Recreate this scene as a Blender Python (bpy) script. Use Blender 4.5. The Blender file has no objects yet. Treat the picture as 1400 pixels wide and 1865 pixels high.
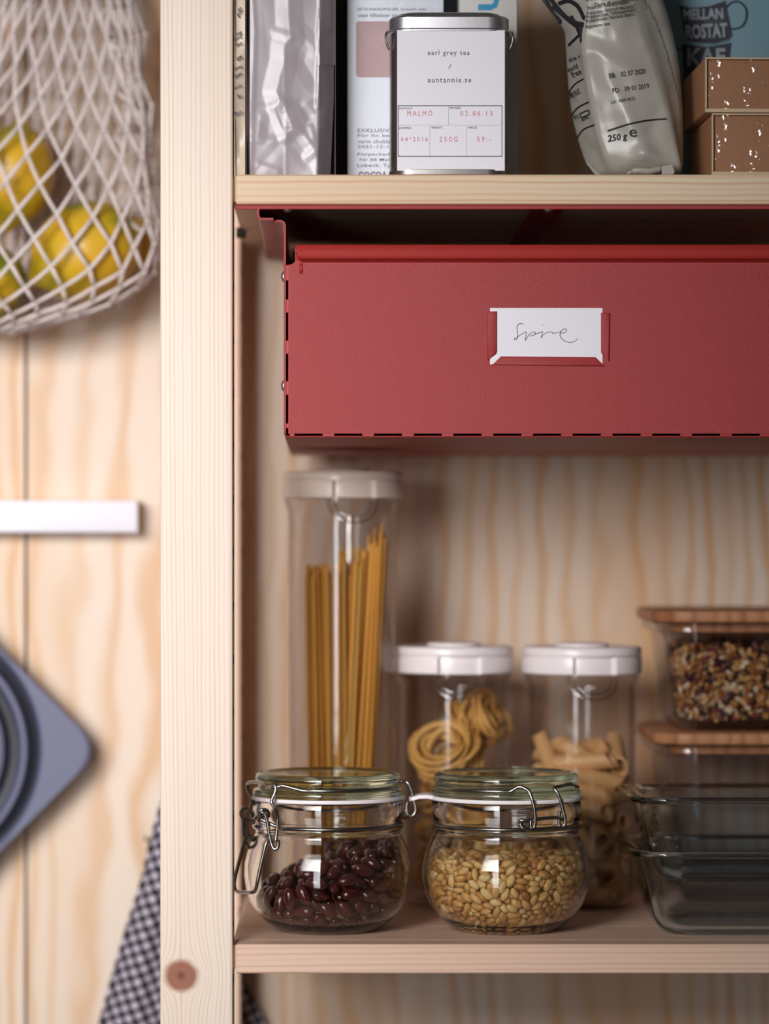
import bpy, bmesh, math, random
import numpy as np
from mathutils import Vector, Matrix, Quaternion, noise, geometry
from mathutils.bvhtree import BVHTree

# ---------------------------------------------------------------- camera, light, exposure
F_PX, DIST = 5950.0, 1.951            # focal length in pixels of the 1400 x 1865 frame, camera distance to the shelf front
PX0, PY0 = 600.0, 980.0               # where the lens axis meets the frame
scene = bpy.context.scene
COL = scene.collection
cam_data = bpy.data.cameras.new('camera')
camera = bpy.data.objects.new('camera', cam_data)
COL.objects.link(camera)
camera.location = (0, -DIST, 0)
camera.rotation_euler = (math.pi / 2, 0, 0)
cam_data.sensor_fit = 'VERTICAL'
cam_data.sensor_height = 36.0
cam_data.sensor_width = 36.0 * 1400 / 1865
cam_data.lens = 36.0 * F_PX / 1865
cam_data.shift_x = (700 - PX0) / 1865
cam_data.shift_y = (PY0 - 932.5) / 1865
cam_data.clip_start = 0.05
cam_data.dof.use_dof = True
cam_data.dof.focus_distance = DIST + 0.016
cam_data.dof.aperture_fstop = 3.3
scene.camera = camera

world = bpy.data.worlds.new('world')
scene.world = world
world.use_nodes = True
world.node_tree.nodes['Background'].inputs[0].default_value = (1.0, 0.94, 0.88, 1)
world.node_tree.nodes['Background'].inputs[1].default_value = 0.042


def area_light(name, loc, target, sx, sy, power, color, spread=180):
    l = bpy.data.lights.new(name, 'AREA')
    l.shape = 'RECTANGLE'; l.size = sx; l.size_y = sy; l.energy = power; l.color = color
    l.spread = math.radians(spread)
    o = bpy.data.objects.new(name, l); COL.objects.link(o)
    o.location = loc
    o.rotation_euler = (Vector(target) - Vector(loc)).to_track_quat('-Z', 'Y').to_euler()
    return o


area_light('window_light', (-0.78, -1.50, 0.37), (-0.40, 0, 0.0), 0.95, 0.60, 4.1, (1.0, 0.975, 0.97), 50)
area_light('tall_window_light', (-0.66, -2.35, -0.10), (-0.42, 0, 0.0), 0.40, 1.9, 2.3, (0.95, 0.97, 1.0), 58)
scene.view_settings.view_transform = 'Standard'
scene.view_settings.look = 'None'
scene.view_settings.gamma = 1.0
scene.view_settings.use_curve_mapping = False
scene.view_settings.exposure = 0.04
scene.cycles.max_bounces = 14
scene.cycles.transmission_bounces = 12
scene.cycles.transparent_max_bounces = 24
scene.cycles.glossy_bounces = 4
scene.cycles.diffuse_bounces = 4
scene.cycles.sample_clamp_indirect = 6.0
scene.cycles.blur_glossy = 0.6

# ---------------------------------------------------------------- helpers


def S(y):
    return F_PX / (DIST + y)


def P(px, py, y=0.0):
    s = S(y)
    return Vector(((px - PX0) / s, y, (PY0 - py) / s))


def tag(o, label=None, cat=None, group=None, kind=None):
    if label: o['label'] = label
    if cat: o['category'] = cat
    if group: o['group'] = group
    if kind: o['kind'] = kind
    return o


def thing(name, loc, label, cat, group=None):
    o = bpy.data.objects.new(name, None); COL.objects.link(o)
    o.location = loc
    o.empty_display_size = 0.01
    return tag(o, label, cat, group)


def origin(parent):
    v = Vector((0, 0, 0))
    while parent is not None:
        v = v + parent.location; parent = parent.parent
    return v


def obj(name, verts, faces, mat, parent=None, smooth=False, auto=None):
    """one mesh object from world-space vertices"""
    me = bpy.data.meshes.new(name)
    off = origin(parent)
    me.from_pydata([tuple(Vector(v) - off) for v in verts], [], faces)
    me.update()
    bm = bmesh.new(); bm.from_mesh(me)
    bmesh.ops.recalc_face_normals(bm, faces=bm.faces)
    bm.to_mesh(me); bm.free()
    o = bpy.data.objects.new(name, me); COL.objects.link(o)
    if parent is not None: o.parent = parent
    if mat is not None: me.materials.append(mat)
    if smooth:
        me.polygons.foreach_set('use_smooth', [True] * len(me.polygons))
        if auto is not None:
            me.set_sharp_from_angle(angle=math.radians(auto))
    return o


class MB:
    """collects shapes for one mesh"""
    def __init__(self): self.v = []; self.f = []

    def add(self, v, f):
        n = len(self.v); self.v += [Vector(p) for p in v]; self.f += [tuple(i + n for i in q) for q in f]
        return self

    def box(self, a, b):
        x0, y0, z0 = a; x1, y1, z1 = b
        v = [(x, y, z) for x in (x0, x1) for y in (y0, y1) for z in (z0, z1)]
        return self.add(v, [(0, 1, 3, 2), (4, 6, 7, 5), (0, 4, 5, 1), (2, 3, 7, 6), (0, 2, 6, 4), (1, 5, 7, 3)])

    def bbox(self, a, b, r=0.001, seg=2):
        """box with bevelled edges"""
        bm = bmesh.new()
        bmesh.ops.create_cube(bm, size=1)
        c = [(p + q) / 2 for p, q in zip(a, b)]; s = [abs(q - p) for p, q in zip(a, b)]
        for v in bm.verts: v.co = Vector([c[i] + v.co[i] * s[i] for i in range(3)])
        bmesh.ops.bevel(bm, geom=list(bm.edges), offset=r, segments=seg, profile=0.5, affect='EDGES')
        bm.verts.index_update()
        self.add([v.co.copy() for v in bm.verts], [tuple(v.index for v in f.verts) for f in bm.faces])
        bm.free(); return self

    def tube(self, pts, r, n=8, closed=False, caps=True, flat=1.0):
        pts = [Vector(p) for p in pts]; m = len(pts)
        tang = []
        for i in range(m):
            if closed: t = pts[(i + 1) % m] - pts[i - 1]
            else: t = pts[min(i + 1, m - 1)] - pts[max(i - 1, 0)]
            tang.append(t.normalized() if t.length > 1e-9 else Vector((0, 0, 1)))
        up = Vector((0, 0, 1)) if abs(tang[0].z) < 0.9 else Vector((0, 1, 0))
        nrm = (up - tang[0] * up.dot(tang[0])).normalized()
        v = []; f = []
        for i in range(m):
            nrm = (nrm - tang[i] * nrm.dot(tang[i]))
            nrm = nrm.normalized() if nrm.length > 1e-9 else tang[i].orthogonal().normalized()
            bi = tang[i].cross(nrm)
            rr = r[i] if isinstance(r, (list, tuple)) else r
            for k in range(n):
                a = 2 * math.pi * k / n
                v.append(pts[i] + nrm * (math.cos(a) * rr * flat) + bi * (math.sin(a) * rr))
        for i in range(m if closed else m - 1):
            j = (i + 1) % m
            for k in range(n):
                f.append((i * n + k, i * n + (k + 1) % n, j * n + (k + 1) % n, j * n + k))
        if caps and not closed:
            f.append(tuple(range(n))[::-1]); f.append(tuple((m - 1) * n + k for k in range(n)))
        return self.add(v, f)

    def prism(self, poly, y0, y1):
        """polygon of (x,z) points extruded along y"""
        n = len(poly)
        v = [(x, y0, z) for x, z in poly] + [(x, y1, z) for x, z in poly]
        f = [tuple(range(n)), tuple(range(2 * n - 1, n - 1, -1))]
        for i in range(n):
            f.append((i, (i + 1) % n, n + (i + 1) % n, n + i))
        return self.add(v, f)

    def prismx(self, poly, x0, x1):
        """polygon of (y,z) points extruded along x"""
        n = len(poly)
        v = [(x0, y, z) for y, z in poly] + [(x1, y, z) for y, z in poly]
        f = [tuple(range(n)), tuple(range(2 * n - 1, n - 1, -1))]
        for i in range(n):
            f.append((i, (i + 1) % n, n + (i + 1) % n, n + i))
        return self.add(v, f)

    def lathe(self, prof, c, n=64, rf=None, close=False):
        c = Vector(c); v = []; f = []
        for i, (r, z) in enumerate(prof):
            for k in range(n):
                a = 2 * math.pi * k / n
                rr = rf(i, a, r) if rf else r
                v.append(c + Vector((rr * math.cos(a), rr * math.sin(a), z)))
        m = len(prof)
        for i in range(m if close else m - 1):
            j = (i + 1) % m
            for k in range(n):
                f.append((i * n + k, i * n + (k + 1) % n, j * n + (k + 1) % n, j * n + k))
        if not close:
            if prof[0][0] < 1e-4 or True: f.append(tuple(range(n))[::-1])
            f.append(tuple((m - 1) * n + k for k in range(n)))
        return self.add(v, f)

    def rings(self, rings, cap0=True, cap1=True):
        n = len(rings[0]); v = [p for r in rings for p in r]; f = []
        for i in range(len(rings) - 1):
            for k in range(n):
                f.append((i * n + k, i * n + (k + 1) % n, (i + 1) * n + (k + 1) % n, (i + 1) * n + k))
        if cap0: f.append(tuple(range(n))[::-1])
        if cap1: f.append(tuple((len(rings) - 1) * n + k for k in range(n)))
        return self.add(v, f)

    def build(self, name, mat, parent=None, smooth=False, auto=None):
        return obj(name, self.v, self.f, mat, parent, smooth, auto)


def rrect(cx, cy, hw, hd, r, z, n=7):
    pts = []
    for q, (sx, sy) in enumerate(((1, 1), (-1, 1), (-1, -1), (1, -1))):
        for k in range(n + 1):
            a = math.pi / 2 * (q + k / n)
            pts.append(Vector((cx + sx * (hw - r) + r * math.cos(a), cy + sy * (hd - r) + r * math.sin(a), z)))
    return pts


def catmull(pts, n=6, closed=False):
    pts = [Vector(p) for p in pts]; out = []
    m = len(pts)
    for i in range(m if closed else m - 1):
        if closed: a, b, c, d = pts[i - 1], pts[i], pts[(i + 1) % m], pts[(i + 2) % m]
        else: a, b, c, d = pts[max(i - 1, 0)], pts[i], pts[i + 1], pts[min(i + 2, m - 1)]
        for k in range(n):
            t = k / n
            out.append(0.5 * ((2 * b) + (c - a) * t + (2 * a - 5 * b + 4 * c - d) * t * t + (3 * b - a - 3 * c + d) * t ** 3))
    if not closed: out.append(pts[-1])
    return out


def text_mesh(s, spacing=1.0, bold=0.0, res=2, shear=0.0):
    cu = bpy.data.curves.new('lettering', 'FONT')
    cu.body = s; cu.space_character = spacing; cu.offset = bold; cu.resolution_u = res; cu.shear = shear
    o = bpy.data.objects.new('lettering', cu)
    me = o.to_mesh()
    v = [p.co.copy() for p in me.vertices]; f = [tuple(p.vertices) for p in me.polygons]
    o.to_mesh_clear()
    bpy.data.objects.remove(o); bpy.data.curves.remove(cu)
    return v, f


def text_px(mb, s, x0, x1, y0, y1, y, spacing=1.0, bold=0.0, rot=0.0, fn=None, shear=0.0):
    """lettering fitted to the given width x0..x1 and height y0..y1 (y0 top), laid at depth y, turned by rot degrees"""
    v, f = text_mesh(s, spacing, bold, shear=shear)
    if not v: return
    ax = min(p.x for p in v); bx = max(p.x for p in v); az = min(p.y for p in v); bz = max(p.y for p in v)
    cx, cy = (x0 + x1) / 2, (y0 + y1) / 2
    ca, sa = math.cos(math.radians(rot)), math.sin(math.radians(rot))
    out = []
    for p in v:
        u = (p.x - (ax + bx) / 2) / (bx - ax) * (x1 - x0); w = (p.y - (az + bz) / 2) / (bz - az) * (y1 - y0)
        qx = cx + u * ca - w * sa; qy = cy - (u * sa + w * ca)
        out.append(fn(qx, qy) if fn else P(qx, qy, y))
    mb.add(out, f)


def unpack(s):
    """positions (tenths of a millimetre) and turns (hundredths) of a settled heap, seven plain numbers a piece"""
    return [(Vector(s[i:i + 3]) / 1e4, Quaternion([v / 99 for v in s[i + 3:i + 7]]).normalized()) for i in range(0, len(s), 7)]


# ---------------------------------------------------------------- materials
MATS = {}


def base_mat(name):
    m = bpy.data.materials.new(name); m.use_nodes = True
    nt = m.node_tree
    return m, nt, nt.nodes['Principled BSDF']


def N(nt, typ, ins=None, **kw):
    n = nt.nodes.new(typ)
    for k, v in kw.items(): setattr(n, k, v)
    for k, v in (ins or {}).items():
        if hasattr(v, 'bl_idname') or isinstance(v, bpy.types.NodeSocket): nt.links.new(v, n.inputs[k])
        else: n.inputs[k].default_value = v
    return n


def math_n(nt, op, a, b=None, c=None):
    n = nt.nodes.new('ShaderNodeMath'); n.operation = op
    for i, v in enumerate((a, b, c)):
        if v is None: continue
        if isinstance(v, bpy.types.NodeSocket): nt.links.new(v, n.inputs[i])
        else: n.inputs[i].default_value = v
    return n.outputs[0]


def ramp(nt, fac, stops, interp='LINEAR'):
    n = nt.nodes.new('ShaderNodeValToRGB'); n.color_ramp.interpolation = interp
    e = n.color_ramp.elements
    while len(e) < len(stops): e.new(0.5)
    for k, (p, c) in enumerate(stops):
        e[k].position = p; e[k].color = (*c, 1) if len(c) == 3 else c
    nt.links.new(fac, n.inputs[0])
    return n.outputs[0]


def mix(nt, fac, a, b, mode='MIX'):
    n = nt.nodes.new('ShaderNodeMix'); n.data_type = 'RGBA'; n.blend_type = mode
    for i, v in ((0, fac), (6, a), (7, b)):
        if isinstance(v, bpy.types.NodeSocket): nt.links.new(v, n.inputs[i])
        else: n.inputs[i].default_value = (*v, 1) if i and len(v) == 3 else v
    return n.outputs[2]


def srgb(r, g, b):
    def c(x):
        x /= 255
        return x / 12.92 if x <= 0.04045 else ((x + 0.055) / 1.055) ** 2.4
    return (c(r), c(g), c(b))


def plain(name, col, rough=0.5, metal=0.0, bump=0.0, bscale=400, coat=0.0, var=0.0, spec=0.5, sheen=0.0):
    m, nt, b = base_mat(name)
    b.inputs['Base Color'].default_value = (*col, 1)
    b.inputs['Roughness'].default_value = rough
    b.inputs['Metallic'].default_value = metal
    b.inputs['Coat Weight'].default_value = coat
    b.inputs['Specular IOR Level'].default_value = spec
    if bump or var:
        tc = N(nt, 'ShaderNodeTexCoord')
        no = N(nt, 'ShaderNodeTexNoise', {'Vector': tc.outputs['Object'], 'Scale': bscale, 'Detail': 3.0})
        if bump:
            bp = N(nt, 'ShaderNodeBump', {'Height': no.outputs[0], 'Strength': bump, 'Distance': 0.001})
            nt.links.new(bp.outputs[0], b.inputs['Normal'])
        if var:
            k = 1 - var
            c = mix(nt, no.outputs[0], tuple(x * k for x in col), tuple(min(1, x * (1 + var)) for x in col))
            nt.links.new(c, b.inputs['Base Color'])
    return m


def wood(name, light, dark, freq, warp, wscale, axis='Z', blot=0.35, band=(0.0, 0.5, 1.0), rough=0.5, knot=None, seed=0.0, fine=0.12, stretch=0.1, blotcol=None, wig=0.6):
    """contour-line timber grain running along one axis"""
    m, nt, b = base_mat(name)
    tc = N(nt, 'ShaderNodeTexCoord')
    sp = N(nt, 'ShaderNodeSeparateXYZ', {0: tc.outputs['Object']})
    X, Y, Z = sp.outputs
    if axis == 'Z': across, along = math_n(nt, 'ADD', X, math_n(nt, 'MULTIPLY', Y, 0.7)), Z
    elif axis == 'X': across, along = math_n(nt, 'ADD', Z, math_n(nt, 'MULTIPLY', Y, 0.8)), X
    else: across, along = math_n(nt, 'ADD', X, Z), Y
    raw_across = across
    if knot:
        kx, kz, R = knot
        dx = math_n(nt, 'SUBTRACT', X, kx); dz = math_n(nt, 'MULTIPLY', math_n(nt, 'SUBTRACT', Z, kz), 1.05)
        d2 = math_n(nt, 'ADD', math_n(nt, 'MULTIPLY', dx, dx), math_n(nt, 'MULTIPLY', dz, dz))
        fl = math_n(nt, 'SUBTRACT', 1.0, math_n(nt, 'MINIMUM', math_n(nt, 'DIVIDE', R * R * 0.9, math_n(nt, 'MAXIMUM', d2, 1e-7)), 0.97))
        across = math_n(nt, 'ADD', math_n(nt, 'MULTIPLY', dx, fl), kx)
    vec = N(nt, 'ShaderNodeCombineXYZ', {0: math_n(nt, 'ADD', across, seed), 1: math_n(nt, 'MULTIPLY', along, stretch), 2: seed})
    n1 = N(nt, 'ShaderNodeTexNoise', {'Vector': vec.outputs[0], 'Scale': wscale, 'Detail': 1.5, 'Roughness': 0.45})
    nw = N(nt, 'ShaderNodeTexNoise', {'Vector': vec.outputs[0], 'Scale': wscale * 0.3, 'Detail': 1.0})
    vecj = N(nt, 'ShaderNodeCombineXYZ', {0: math_n(nt, 'ADD', across, seed), 1: math_n(nt, 'MULTIPLY', along, stretch * 3.2), 2: seed})
    nj = N(nt, 'ShaderNodeTexNoise', {'Vector': vecj.outputs[0], 'Scale': wscale * 5.0, 'Detail': 1.0})
    h = math_n(nt, 'ADD', math_n(nt, 'MULTIPLY', across, freq), math_n(nt, 'MULTIPLY', n1.outputs[0], warp))
    h = math_n(nt, 'ADD', h, math_n(nt, 'ADD', math_n(nt, 'MULTIPLY', nw.outputs[0], warp * 2.2), math_n(nt, 'MULTIPLY', nj.outputs[0], wig)))
    fr = math_n(nt, 'FRACT', h)
    lines = ramp(nt, fr, [(0.0, (0, 0, 0)), (band[0], (0.0,) * 3), (band[1], (1, 1, 1)), (min(1, band[2]), (0.05,) * 3)], 'EASE')
    # every ring has its own strength
    ring = N(nt, 'ShaderNodeTexNoise', {'W': math_n(nt, 'FLOOR', h)}, noise_dimensions='1D')
    ring.inputs['Scale'].default_value = 3.7
    amp = math_n(nt, 'MULTIPLY', lines, ramp(nt, ring.outputs[0], [(0.25, (0.15,) * 3), (0.75, (1, 1, 1))]))
    n2 = N(nt, 'ShaderNodeTexNoise', {'Vector': vec.outputs[0], 'Scale': wscale * 1.7, 'Detail': 2.0})
    bl = ramp(nt, n2.outputs[0], [(0.45, (0, 0, 0)), (0.72, (1, 1, 1))])
    vec2 = N(nt, 'ShaderNodeCombineXYZ', {0: raw_across, 1: math_n(nt, 'MULTIPLY', along, 0.02), 2: seed})
    n3 = N(nt, 'ShaderNodeTexNoise', {'Vector': vec2.outputs[0], 'Scale': 900.0, 'Detail': 2.0})
    c = mix(nt, amp, light, dark)
    c = mix(nt, math_n(nt, 'MULTIPLY', bl, blot), c, blotcol or dark)
    c = mix(nt, math_n(nt, 'MULTIPLY', n3.outputs[0], fine), c, dark)
    if knot:
        n4 = N(nt, 'ShaderNodeTexNoise', {'Vector': tc.outputs['Object'], 'Scale': 160.0, 'Detail': 3.0})
        dist = math_n(nt, 'ADD', math_n(nt, 'SQRT', d2), math_n(nt, 'MULTIPLY', math_n(nt, 'SUBTRACT', n4.outputs[0], 0.5), 0.0022))
        rings = math_n(nt, 'SINE', math_n(nt, 'MULTIPLY', dist, 5200.0))
        kc = mix(nt, math_n(nt, 'MULTIPLY', math_n(nt, 'ADD', rings, 1.0), 0.3), srgb(168, 108, 84), srgb(112, 64, 48))
        kc = mix(nt, ramp(nt, dist, [(0.0, (1, 1, 1)), (0.0035, (0, 0, 0))]), kc, srgb(98, 52, 40))
        c = mix(nt, ramp(nt, dist, [(R * 0.93, (1, 1, 1)), (R, (0, 0, 0))]), c, kc)
        halo = ramp(nt, dist, [(R * 0.98, (1, 1, 1)), (R * 1.5, (0, 0, 0))])
    nt.links.new(c, b.inputs['Base Color'])
    b.inputs['Roughness'].default_value = rough
    b.inputs['Specular IOR Level'].default_value = 0.35
    bp = N(nt, 'ShaderNodeBump', {'Height': math_n(nt, 'ADD', n3.outputs[0], math_n(nt, 'MULTIPLY', lines, -0.5)), 'Strength': 0.12, 'Distance': 0.0005})
    nt.links.new(bp.outputs[0], b.inputs['Normal'])
    return m


def clear_glass(name, col=(0.97, 0.985, 0.97), rough=0.0, ior=1.48):
    m = bpy.data.materials.new(name); m.use_nodes = True
    nt = m.node_tree; nt.nodes.clear()
    out = N(nt, 'ShaderNodeOutputMaterial')
    g = N(nt, 'ShaderNodeBsdfGlass', {'Color': (*col, 1), 'Roughness': rough, 'IOR': ior})
    nt.links.new(g.outputs[0], out.inputs[0])
    return m


def thin_clear(name, col=(0.95, 0.96, 0.97), edge=(0.55, 0.5, 0.5), rough=0.03, ior=1.45, gloss=1.0, bump=0.0):
    """thin clear wall: straight-through transmission plus a Fresnel reflection"""
    m = bpy.data.materials.new(name); m.use_nodes = True
    nt = m.node_tree; nt.nodes.clear()
    out = N(nt, 'ShaderNodeOutputMaterial')
    lw = N(nt, 'ShaderNodeLayerWeight', {'Blend': 0.5})
    tcol = ramp(nt, lw.outputs['Facing'], [(0.0, col), (0.62, col), (0.97, edge)])
    t = N(nt, 'ShaderNodeBsdfTransparent', {'Color': tcol})
    g = N(nt, 'ShaderNodeBsdfGlossy', {'Roughness': rough})
    fr = N(nt, 'ShaderNodeLayerWeight', {'Blend': 0.5})
    if bump:
        tc = N(nt, 'ShaderNodeTexCoord')
        no = N(nt, 'ShaderNodeTexNoise', {'Vector': tc.outputs['Object'], 'Scale': 60.0, 'Detail': 3.0})
        bp = N(nt, 'ShaderNodeBump', {'Height': no.outputs[0], 'Strength': bump, 'Distance': 0.01})
        nt.links.new(bp.outputs[0], g.inputs['Normal']); nt.links.new(bp.outputs[0], fr.inputs['Normal'])
    f0 = ((ior - 1) / (ior + 1)) ** 2
    rf = math_n(nt, 'ADD', f0, math_n(nt, 'MULTIPLY', math_n(nt, 'POWER', fr.outputs['Facing'], 5.0), 0.75))
    mx = N(nt, 'ShaderNodeMixShader', {0: math_n(nt, 'MULTIPLY', rf, gloss), 1: t.outputs[0], 2: g.outputs[0]})
    nt.links.new(mx.outputs[0], out.inputs[0])
    return m


M = {}
M['ply'] = wood('pine_plywood', srgb(222, 206, 190), srgb(204, 156, 106), 66, 7.0, 6.0, 'Z', blot=0.55, band=(0.25, 0.68, 0.98), seed=3.1, stretch=0.13, fine=0.12, blotcol=srgb(212, 166, 120), rough=0.55, wig=1.2)
M['post'] = wood('spruce_post', srgb(234, 220, 206), srgb(216, 184, 158), 400, 9.0, 12.0, 'Z', blot=0.22, band=(0.45, 0.88, 1.0), seed=1.3, stretch=0.07,
                 knot=((330 - PX0) / S(0) - ((291.5 - PX0) / S(0) + 0.02), (PY0 - 1777) / S(0) + 0.995, 0.0098), fine=0.10)
M['post_rear'] = wood('spruce_rear', srgb(232, 205, 184), srgb(205, 160, 128), 215, 5.0, 9.0, 'Z', blot=0.2, band=(0.45, 0.82, 1.0), seed=5.3, stretch=0.07)
M['shelf_up'] = wood('pine_upper_shelf', srgb(230, 212, 184), srgb(208, 168, 128), 330, 9.0, 9.0, 'X', blot=0.5, band=(0.35, 0.8, 1.0), seed=2.2, stretch=0.10, blotcol=srgb(205, 150, 112))
M['shelf_low'] = wood('pine_lower_shelf', srgb(226, 194, 172), srgb(208, 164, 138), 260, 9.0, 8.0, 'X', blot=0.45, band=(0.35, 0.8, 1.0), seed=7.7, stretch=0.10, blotcol=srgb(204, 160, 134))
M['bamboo'] = wood('bamboo', srgb(176, 122, 84), srgb(138, 86, 54), 90, 3.0, 20.0, 'Z', blot=0.3, band=(0.3, 0.8, 1.0), seed=4.0, stretch=0.1)
M['joint'] = plain('dark_joint', srgb(70, 66, 58), 0.9)
M['red'] = plain('red_powder_coat', srgb(158, 36, 38), 0.46, bump=0.3, bscale=2600, var=0.1, spec=0.5)
M['redhot'] = plain('red_folded_edge', srgb(164, 44, 38), 0.40, bump=0.2, bscale=2600, spec=0.5)
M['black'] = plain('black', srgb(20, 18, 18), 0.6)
M['slot'] = plain('unlit_black', srgb(6, 5, 5), 0.95, spec=0.1)  # painted shade for behind the drawer slots
M['steel'] = plain('steel_wire', srgb(150, 146, 142), 0.26, metal=1.0, bump=0.05, bscale=300)
M['screw'] = plain('zinc_screw', srgb(215, 215, 222), 0.38, metal=1.0)
M['tin'] = plain('brushed_tin', srgb(168, 162, 158), 0.34, metal=1.0, bump=0.05, bscale=90)
M['tin_lid'] = plain('satin_tin_lid', srgb(198, 196, 200), 0.42, metal=1.0, bump=0.05, bscale=90)
M['paper'] = plain('white_paper', srgb(236, 232, 240), 0.6, bump=0.05, bscale=300)
M['ink'] = plain('black_ink', srgb(28, 26, 34), 0.7)
M['greyink'] = plain('grey_ink', srgb(90, 84, 92), 0.7)
M['faded'] = plain('faded_ink', srgb(136, 132, 144), 0.7)
M['line'] = plain('fine_rule', srgb(150, 148, 158), 0.7)
M['redink'] = plain('red_ink', srgb(198, 96, 104), 0.7)
M['blueink'] = plain('blue_ink', srgb(24, 140, 186), 0.5)
M['foil'] = plain('mauve_foil', srgb(158, 147, 152), 0.33, metal=0.0, bump=0.04, bscale=120, spec=0.7)
M['kraftbag'] = plain('beige_paper_bag', srgb(206, 188, 166), 0.4, bump=0.05, bscale=80)
M['coffee_bag'] = plain('stone_grey_bag', srgb(172, 166, 156), 0.34, bump=0.06, bscale=60, spec=0.55)
M['carton'] = plain('white_textured_card', srgb(226, 230, 240), 0.6, bump=0.6, bscale=260)
M['carton2'] = plain('offwhite_card', srgb(206, 202, 198), 0.6, bump=0.2, bscale=200)
M['pinkprint'] = plain('dusty_pink_print', srgb(186, 158, 160), 0.7, bump=0.6, bscale=200)
M['teal'] = plain('teal_card', srgb(112, 146, 158), 0.5, var=0.1, bscale=20)
M['navyprint'] = plain('navy_print', srgb(44, 46, 60), 0.6, var=0.3, bscale=200)
M['chalk'] = plain('chalk_print', srgb(150, 158, 166), 0.7, var=0.35, bscale=500)
M['kraft'] = plain('brown_card', srgb(160, 112, 76), 0.65, bump=0.1, bscale=300, var=0.15)
M['kraftedge'] = plain('pale_card_edge', srgb(196, 170, 138), 0.7)
M['plastic'] = plain('white_plastic', srgb(238, 228, 228), 0.32, coat=0.1)
M['plastic_bounce'] = plain('bounce_lit_plastic', srgb(240, 220, 206), 0.32, coat=0.1)  # white lid plastic with warm bounce from the wood put into its colour
M['rail'] = plain('white_lacquer', srgb(232, 230, 238), 0.4)
M['mould'] = plain('grey_mould', srgb(94, 96, 122), 0.5, bump=0.1, bscale=1500)
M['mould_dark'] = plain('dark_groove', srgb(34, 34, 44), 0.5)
M['cotton'] = plain('cotton_string', srgb(222, 208, 204), 0.8, bump=0.3, bscale=1500)
M['rubber'] = plain('white_rubber', srgb(240, 232, 234), 0.5)
M['beanskin'] = plain('bean_skin', srgb(80, 31, 27), 0.22, var=0.45, bscale=45, coat=0.3)
M['durum'] = plain('durum_strand', srgb(240, 184, 74), 0.45)
nt_ = M['durum'].node_tree
nt_.links.new(ramp(nt_, N(nt_, 'ShaderNodeObjectInfo').outputs['Random'], [(0.0, srgb(206, 142, 44)), (0.5, srgb(244, 176, 62)), (1.0, srgb(252, 202, 98))]), nt_.nodes['Principled BSDF'].inputs['Base Color'])
M['penne'] = plain('penne_pasta', srgb(226, 178, 120), 0.5, var=0.12, bscale=60)
M['nest'] = plain('egg_pasta', srgb(226, 176, 96), 0.55, var=0.15, bscale=60)
M['ply_hole'] = plain('hole_dark', srgb(54, 40, 32), 0.8)
M['glass'] = clear_glass('jar_glass', (0.99, 0.992, 0.99))
M['glasslid'] = clear_glass('green_tinted_glass', (0.895, 0.95, 0.87))
M['dishglass'] = clear_glass('dish_glass', (0.91, 0.958, 0.985))
M['plasticclear'] = thin_clear('clear_plastic', (0.93, 0.92, 0.92), (0.62, 0.56, 0.54), 0.04, 1.50)
M['film'] = thin_clear('crinkled_film', (0.97, 0.97, 0.97), (0.8, 0.8, 0.8), 0.07, 1.55, gloss=1.4, bump=0.6)
M['rib'] = thin_clear('clear_rib', (0.90, 0.89, 0.90), (0.75, 0.72, 0.72), 0.12, 1.6, gloss=3.0)


def random_color_mat(name, stops, rough=0.5, coat=0.0, bump=0.0):
    """colour picked per loose piece"""
    m, nt, b = base_mat(name)
    gi = N(nt, 'ShaderNodeNewGeometry')
    c = ramp(nt, gi.outputs['Random Per Island'], stops, 'CONSTANT')
    tc = N(nt, 'ShaderNodeTexCoord')
    no = N(nt, 'ShaderNodeTexNoise', {'Vector': tc.outputs['Object'], 'Scale': 700.0, 'Detail': 2.0})
    c = mix(nt, no.outputs[0], c, (0.25, 0.13, 0.05), 'MULTIPLY')
    c2 = ramp(nt, gi.outputs['Random Per Island'], stops, 'CONSTANT')
    c = mix(nt, 0.75, c, c2)
    nt.links.new(c, b.inputs['Base Color'])
    b.inputs['Roughness'].default_value = rough
    b.inputs['Coat Weight'].default_value = coat
    return m


M['grain'] = random_color_mat('barley_grain', [(0, srgb(226, 178, 108)), (0.2, srgb(206, 150, 84)), (0.4, srgb(236, 194, 124)), (0.55, srgb(186, 128, 70)), (0.7, srgb(218, 166, 94)), (0.9, srgb(240, 208, 144))], 0.45)
M['muesli'] = random_color_mat('muesli_mix', [(0, srgb(186, 128, 72)), (0.2, srgb(70, 30, 36)), (0.32, srgb(214, 170, 112)), (0.5, srgb(48, 34, 34)), (0.6, srgb(226, 206, 172)), (0.7, srgb(160, 96, 52)), (0.82, srgb(110, 56, 50)), (0.92, srgb(196, 150, 88))], 0.5)


def lemon_mat():
    m, nt, b = base_mat('lemon_peel')
    tc = N(nt, 'ShaderNodeTexCoord')
    n = N(nt, 'ShaderNodeTexNoise', {'Vector': tc.outputs['Object'], 'Scale': 22.0, 'Detail': 2.0})
    oi = N(nt, 'ShaderNodeObjectInfo')
    f = math_n(nt, 'ADD', n.outputs[0], math_n(nt, 'MULTIPLY', math_n(nt, 'SUBTRACT', oi.outputs['Random'], 0.5), 0.2))
    c = ramp(nt, f, [(0.38, srgb(104, 112, 22)), (0.47, srgb(178, 152, 30)), (0.62, srgb(206, 162, 38))])
    nt.links.new(c, b.inputs['Base Color'])
    b.inputs['Roughness'].default_value = 0.33
    v = N(nt, 'ShaderNodeTexVoronoi', {'Vector': tc.outputs['Object'], 'Scale': 600.0})
    bp = N(nt, 'ShaderNodeBump', {'Height': v.outputs[0], 'Strength': 0.25, 'Distance': 0.0005})
    nt.links.new(bp.outputs[0], b.inputs['Normal'])
    return m


M['lemon'] = lemon_mat()


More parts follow.
